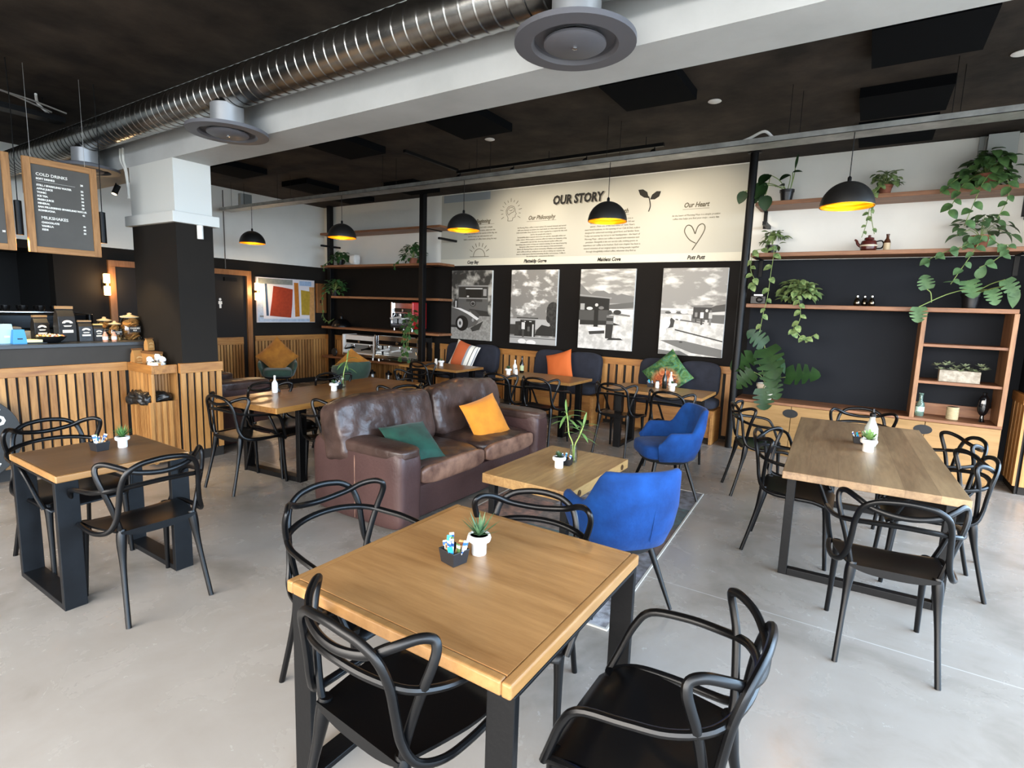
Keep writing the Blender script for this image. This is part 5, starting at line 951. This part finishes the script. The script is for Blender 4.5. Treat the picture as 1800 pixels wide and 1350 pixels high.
plant('trailing_plant', 'leafy plant cascading over fourth machine shelf before red machine', (-6.62, 7.0, 1.157), None, .05, .05, LEAFG, (60, .17, .22, .085, 'heart', .10), [[(-.02, -.06, .1), (-.08, -.09, -.05), (-.06, -.1, -.25), (-.1, -.1, -.42), (-.2, -.1, -.52)], [(.05, -.06, .1), (.05, -.09, -.06), (.03, -.1, -.3), (.05, -.1, -.55)], [(0, -.06, .1), (0, -.1, -.1), (.02, -.1, -.45)]], vleaf=(.085, 'heart'), grp='plants on machine shelves', seed=13)
# ---------------- shelf objects ----------------
t = thing('teapot', 'dark red striped teapot on middle plant shelf', 'teapot', (-.07, 7.20, 2.361)); RW = mat('teapot_brown', '#4f1f1b', .25)
b = MB(); b.lathe([(.05, 0), (.075, .02), (.082, .06), (.07, .11), (.045, .125)], n=28); b.build('body', RW, t, smooth=True); MB().lathe([(.0825, .052), (.083, .06), (.0825, .068)], n=28, cap=False).build('cream_stripe', mat('stripe_cream', '#d9c9ae', .4), t, smooth=True); MB().lathe([(.048, .122), (.045, .145), (.03, .15), (.012, .155), (.016, .17), (0, .178)], n=20).build('lid', RW, t, smooth=True)
rods('spout', cr([(-.06, 0, .05), (-.10, 0, .08), (-.115, 0, .115), (-.135, 0, .13)], 5), [.018-.0006*i for i in range(16)], RW, t, 10); rods('handle', cr([(.07, 0, .105), (.115, 0, .11), (.135, 0, .075), (.12, 0, .035), (.075, 0, .03)], 5), .007, PLAST, t, 8)
t = thing('stoneware_bottle', 'brown-topped stoneware bottle beside teapot', 'bottle', (.095, 7.20, 2.361)); MB().lathe([(.028, 0), (.032, .01), (.032, .085)], n=20).build('lower_body', mat('stone_cream', '#c7b391', .5), t, smooth=True); MB().lathe([(.032, .085), (.03, .105), (.014, .135), (.014, .165), (.017, .167), (.017, .178), (0, .18)], n=20).build('brown_neck', mat('glaze_brown', '#4a2a18', .3), t, smooth=True)
t = thing('vintage_radio', 'small black vintage camera at post end of lowest plant shelf', 'camera', (-1.13, 7.20, 1.771)); t.name = 'vintage_camera'; box('camera_body', PLAST, -.085, .085, -.03, .03, 0, .095, t, .006); box('top_plate', CHROME, -.05, .05, -.025, .025, .095, .115, t, .004); MB().lathe([(.034, 0), (.034, .05), (.026, .055), (.0, .052)], n=20).build('lens', PLAST, t, smooth=True).matrix_basis = Matrix.Translation((.02, -.03, .05)) @ Matrix.Rotation(PI/2, 4, 'X')
for x, y, lab in ((-.115, 7.18, 'nearest post'), (-.045, 7.24, 'in the middle, set back'), (.02, 7.18, 'nearest cabinet tower')):
    t = thing('shaker', 'small silver pear-shaped shaker on lowest plant shelf, ' + lab, 'shaker', (x, y, 1.771), 0, 'silver shakers'); MB().lathe([(.02, 0), (.032, .015), (.034, .04), (.022, .075), (.011, .095), (.014, .115), (0, .125)], n=20).build('body', mat('smoked_chrome', '#6e675c', .18, metal=1), t, smooth=True); MB().lathe([(.0145, .098), (.0145, .112)], n=14).build('collar', CHROME, t)
t = thing('planter_box', 'whitewashed wooden planter box of succulents in cabinet tower', 'planter', (.85, 7.19, 1.0205)); WW = mat('whitewash', '#b9b2a4', .85, var=(18, '#857c6d'), bump=(30, .4)); b = MB(); b.box(-.165, .165, -.06, -.05, 0, .115); b.box(-.165, .165, .05, .06, 0, .115); b.box(-.165, -.155, -.05, .05, 0, .115); b.box(.155, .165, -.05, .05, 0, .115); b.box(-.155, .155, -.05, .05, 0, .01); b.build('box', WW, t); box('soil', SOIL, -.155, .155, -.05, .05, .01, .10, t)
lv = MB(); random.seed(5)
for i in range(13):
    cxx = -.19+.38*i/12; z0 = .11+random.uniform(0, .07); cyy = random.uniform(-.07, .02)
    for k in range(9): a = 2*PI*k/9; leaf(lv, (cxx, cyy, z0), (math.cos(a), math.sin(a), random.uniform(.1, .9)), (0, 0, 1), .055, .022, 'lance', .1)
lv.build('succulents', mat('succulent_pale', '#a9b391', .55, var=(12, '#73835f')), t, smooth=True, angle=180)
t = thing('glass_bottle', 'pale aqua glass bottle in bottom of cabinet tower', 'bottle', (.565, 7.17, .6305)); MB().lathe([(.036, 0), (.04, .01), (.038, .13), (.018, .165), (.016, .22), (.02, .225), (.02, .245)], n=20).build('bottle', AQUA, t, smooth=True); MB().lathe([(.0405, .05), (.0405, .10)], n=20, cap=False).build('embossed_band', mat('aqua_band', '#b9ded4', .2), t)
t = thing('woven_candle_holder', 'cream woven candle holder in bottom of cabinet tower', 'candle holder', (.84, 7.17, .6305)); MB().lathe([(.05+(.004 if i % 2 else 0), .128*i/16) for i in range(17)], n=24).build('woven_cup', mat('raffia', '#b3a583', .8), t, smooth=True, angle=20); MB().lathe([(0, .129), (.044, .129)], n=20).build('wax', PAPER, t)
t = thing('glass_vase', 'black round disc-shaped glass vase in bottom of cabinet tower', 'vase', (1.08, 7.2, .6305)); MB().lathe([(.10*math.sin(PI*i/14)+.001, .06+.22*.5*(1-math.cos(PI*i/14))) for i in range(15)], n=28, sx=.5, sy=.32).build('body', mat('black_glass', '#0c0d10', .05, spec=.8), t, smooth=True); MB().lathe([(.028, 0), (.02, .02), (.016, .065)], n=18).build('foot', MATS['black_glass'], t, smooth=True); MB().lathe([(.016, .275), (.02, .30)], n=16).build('neck', MATS['black_glass'], t)
t = thing('faceted_vase', 'white faceted vase alone on second machine shelf', 'vase', (-8.25, 7.2, 2.331)); RB(-.085, .085, -.08, .08, 0, .20, 4, 5, 0, .012, 9, 3).build('vase', POTW, t); MB().lathe([(.04, .197), (.05, .205)], n=12).build('opening', POTW, t)
t = thing('black_lampshade', 'black metal dome shade resting on fourth machine shelf', 'lampshade', (-8.62, 7.18, 1.156)); MB().lathe([(.19, 0), (.188, .03), (.15, .10), (.09, .14), (.035, .155), (.03, .20), (0, .205)], n=32).build('dome', PLAST, t, smooth=True); rods('hook', cr([(0, 0, .2), (.03, 0, .24), (0, 0, .28), (-.03, 0, .25)], 4), .006, PLAST, t)
t = thing('pressure_gauge', 'small round black gauge on lowest machine shelf by corner post', 'gauge', (-8.74, 7.12, .576)); MB().lathe([(0, 0), (.075, 0), (.08, .02), (.07, .035), (0, .035)], n=24).build('dial', mat('gauge_black', '#2a2826', .4), t, smooth=True).matrix_basis = Matrix.Translation((0, .0, .081)) @ Matrix.Rotation(PI/2, 4, 'X'); box('stand', PLAST, -.03, .03, -.03, .0, 0, .012, t)
for x, y, lab in ((-7.62, 7.05, 'nearer the corner'), (-7.30, 7.15, 'in the middle'), (-6.95, 7.05, 'nearer square post')):
    t = thing('steel_canister', 'tall steel coffee canister on floor under lowest machine shelf, ' + lab, 'canister', (x, y, 0), 0, 'steel canisters'); MB().lathe([(.055, 0), (.058, .01), (.058, .33)], n=22).build('body', CHROME, t, smooth=True, angle=30); MB().lathe([(.06, .33), (.06, .37), (.02, .38), (.02, .41), (0, .41)], n=22).build('lid', PLAST, t, smooth=True, angle=30)
# ---------------- table-top objects ----------------
def face_pot(lab, x, y, z, r=.037, kind='spike', n=22, L=.10, lm=None, grp='white succulent pots', bigger=0):
    t = thing('succulent_pot', lab, 'plant pot', (x, y, z+.0006), 0, grp)
    q = MB().lathe([(r*.72, 0), (r*.76, .004), (r*.76, r*1.15), (r*.80, r*1.25), (r*1.12, r*1.4), (r*1.2, r*1.7), (r*1.1, r*2.0), (r*.93, r*2.03), (r*.9, r*1.8)], n=28).build('pot', POTW, t, smooth=True); MB().lathe([(0, r*1.85), (r*.93, r*1.85)], n=20).build('soil', SOIL, q)
    lv = MB(); random.seed(int(x*100))
    for i in range(n):
        a = i*2.4; e = .15+.95*(i/n); d = Vector((math.cos(a)*math.cos(e), math.sin(a)*math.cos(e), math.sin(e)+.25))
        leaf(lv, (0, 0, r*1.85), d, (0, 0, 1), L*random.uniform(.8, 1.1), L*(.17 if kind == 'spike' else .34), kind, -.05)
    lv.build('succulent', lm or mat('haworthia', '#5d7d57', .45, var=(40, '#33553a')), t, smooth=True, angle=180); return t
def caddy(lab, x, y, z, rz, s=.042, n=0, where=''):
    t = thing('sachet_caddy', lab, 'caddy', (x, y, z+.0006), rz, 'black sachet caddies'); V = []
    for k, zz in ((.82, 0), (1, .052), (.90, .052), (.74, .008)): V += [(-s*k, -s*.9*k, zz), (s*k, -s*.9*k, zz), (s*k, s*.9*k, zz), (-s*k, s*.9*k, zz)]
    F = [(3, 2, 1, 0), (12, 13, 14, 15)] + [(i*4+k, i*4+(k+1) % 4, (i+1)*4+(k+1) % 4, (i+1)*4+k) for i in range(3) for k in range(4)]
    MB().add(V, F).build('dish', mat('caddy_black', '#232325', .4), t, bevel=.002)
    random.seed(int(x*77)); CS = (('white', '#e9e6df', '#2d5fa6'), ('brown', '#b98d5a', '#6b3f1f'), ('green', '#5f7d46', '#e9e6df'), ('blue', '#2f8fcf', '#1fae9a'))
    for i in range(n):
        c = CS[(0, 0, 1, 3, 0, 2, 1, 0)[i % 8]]; px, py = (random.uniform(-.55, .55)*s, random.uniform(-.5, .5)*s); R = Matrix.Rotation(rz, 4, 'Z')
        M = Matrix.Translation((x, y, z+.016)) @ R @ Matrix.Translation((px, py, 0)) @ Euler((random.uniform(-.5, .3), random.uniform(-.45, .45), random.uniform(-1.2, 1.2))).to_matrix().to_4x4()
        h = random.uniform(.055, .082); o = MB().box(-.0085, .0085, -.0017, .0017, 0, h, M).build('sugar_sachet', mat('sachet_'+c[0], c[1], .6)); q = MB().box(-.0087, .0087, -.0019, .0019, h*.72, h*.9, M).build('printed_band', mat('sachet_band_'+c[0], c[2], .6), o)
        tag(o, '%s paper sachet standing in black caddy on %s' % (c[0], where), 'sachet', '%s sachets on %s' % (c[0], where))
def bottle(lab, x, y, z, r, h, m, mcap, grp, neck=.35, lbl=None):
    t = thing('sauce_bottle', lab, 'bottle', (x, y, z+.0006), 0, grp); MB().lathe([(r*.9, 0), (r, .006), (r, h*.55), (r*neck, h*.74), (r*neck*.9, h*.9)], n=18).build('bottle', m, t, smooth=True); MB().lathe([(r*neck*1.05, h*.89), (r*neck*1.05, h), (0, h)], n=14).build('cap', mcap, t, smooth=True)
    if lbl: MB().lathe([(r*1.02, h*.14), (r*1.02, h*.44)], n=18, cap=False).build('label', lbl, t, smooth=True)
def bamboo(lab, x, y, z, stalks, h):
    t = thing('bamboo_vase', lab, 'vase', (x, y, z+.0006), 0, 'bamboo cuttings in glass'); MB().lathe([(.028, 0), (.032, .004), (.034, .06), (.026, .10), (.027, .13)], n=22).build('glass_vase', thin_glass('vase_glass', '#e6efe6'), t, smooth=True)
    s = MB(); lv = MB(); random.seed(6)
    for P in stalks:
        Q = cr(P, 6); s.tube(Q, .005, 8)
        tip = Q[-1]; up = (Q[-1]-Q[-2]).normalized()
        for k in range(9):
            a = k*2.4; d = Vector((math.cos(a), math.sin(a), random.uniform(-.1, .8))); leaf(lv, tip-up*.012*k, d, (0, 0, 1), random.uniform(.10, .17), .024, 'lance', .45)
        leaf(lv, tip, up+Vector((0, 0, .8)), (0, -1, 0), .11, .022, 'lance', 0)
    s.build('stalks', mat('bamboo_stalk', '#93a557', .5), t, smooth=True); lv.build('foliage', mat('bamboo_leaf', '#5f8247', .5), t, smooth=True, angle=180)
SUC = mat('dark_succulent', '#4c6a4a', .5, var=(30, '#2f4a33'))
face_pot('white pot of striped spiky succulent on front square table', -1.115, 1.548, Z); caddy('black sachet caddy full of sachets on front square table', -1.145, 1.440, Z, -.2, n=16, where='front square table')
face_pot('white pot of feathery green succulent on small brown table', -3.665, 1.415, Z, .033, 'spike', 54, .075, mat('feather_green', '#4d7a3f', .6)); caddy('black sachet caddy on small brown table', -3.685, 1.305, Z, .1, n=9, where='small brown table')
face_pot('white pot on long pine table near bamboo cutting', -4.53, 3.67, Z, .04, 'lance', 12, .05, SUC); caddy('black sachet caddy on long pine table', -4.62, 3.79, Z, .1, n=5, where='long pine table'); bamboo('bamboo cutting in glass vase on long pine table', -4.67, 3.90, Z, [[(0, 0, .01), (.01, 0, .12), (.02, .01, .2), (.05, .02, .30)]], .3)
bottle('white sauce bottle on long pine table by leather armchair', -4.83, 3.20, Z, .028, .17, POTW, POTW, 'white sauce bottles', lbl=PAPER)
face_pot('white pot of rosette succulent on low coffee table', -1.825, 3.53, .45, .043, 'lance', 24, .05, SUC); caddy('black sachet caddy on low coffee table', -1.815, 3.635, .45, .1, n=6, where='low coffee table'); bamboo('twin bamboo cuttings in clear glass on low coffee table', -1.815, 3.745, .45, [[(0, 0, .01), (-.01, 0, .14), (-.05, .01, .21), (-.07, .02, .30), (-.075, .0, .38)], [(.005, 0, .01), (.01, 0, .13), (.035, .01, .20), (.06, .03, .29)]], .4)
face_pot('pale pot of green succulent on distressed table', .095, 4.43, Z, .044, 'lance', 20, .075, mat('fresh_succulent', '#6f9350', .5)); caddy('black sachet caddy behind clear bottle on distressed table', .04, 4.70, Z, .1, n=4, where='distressed table')
t = thing('hand_bottle', 'tall clear bottle with black spout on distressed table', 'bottle', (.105, 4.66, Z+.0006)); MB().lathe([(.04, 0), (.043, .01), (.043, .13), (.018, .19), (.017, .215)], n=22).build('bottle', mat('milky_glass', '#dfe8e2', .1, trans=.5), t, smooth=True); MB().lathe([(.02, .212), (.02, .235), (.009, .245), (.007, .27)], n=14).build('pourer', PLAST, t, smooth=True); MB().lathe([(.0435, .04), (.0435, .11)], n=22, cap=False).build('label', PAPER, t, smooth=True)
face_pot('white pot on middle bench table beside bottles', -4.06, 6.22, Z, .04, 'lance', 14, .06, SUC); bottle('white sauce bottle on middle bench table', -4.07, 6.40, Z, .03, .19, POTW, POTW, 'white sauce bottles'); bottle('dark vinegar bottle on middle bench table', -4.03, 6.52, Z, .03, .24, mat('dark_bottle', '#15150f', .12), PLAST, 'dark vinegar bottles', lbl=mat('green_label', '#a9b48a', .6)); bottle('squat white shaker on middle bench table', -3.97, 6.28, Z, .022, .09, POTW, POTB, None, .8)
caddy('black sachet caddy on parrot-cushion bench table', -2.15, 6.51, Z, .1, n=4, where='jungle-cushion bench table'); bottle('squat white shaker on parrot-cushion bench table', -2.06, 6.475, Z, .025, .09, POTW, POTB, None, .8); bottle('dark vinegar bottle on parrot-cushion bench table', -1.98, 6.50, Z, .028, .24, MATS['dark_bottle'], PLAST, 'dark vinegar bottles'); bottle('white sauce bottle on parrot-cushion bench table', -1.93, 6.58, Z, .028, .20, POTW, POTW, 'white sauce bottles'); face_pot('white pot with low green sprig on parrot-cushion bench table', -1.85, 6.38, Z, .044, 'lance', 10, .045, SUC)
face_pot('white pot of tiny succulent on left bench table', -5.36, 6.34, Z, .04, 'spike', 16, .06); bottle('squat white shaker on left bench table', -5.54, 6.43, Z, .024, .09, POTW, POTW, None, .8)
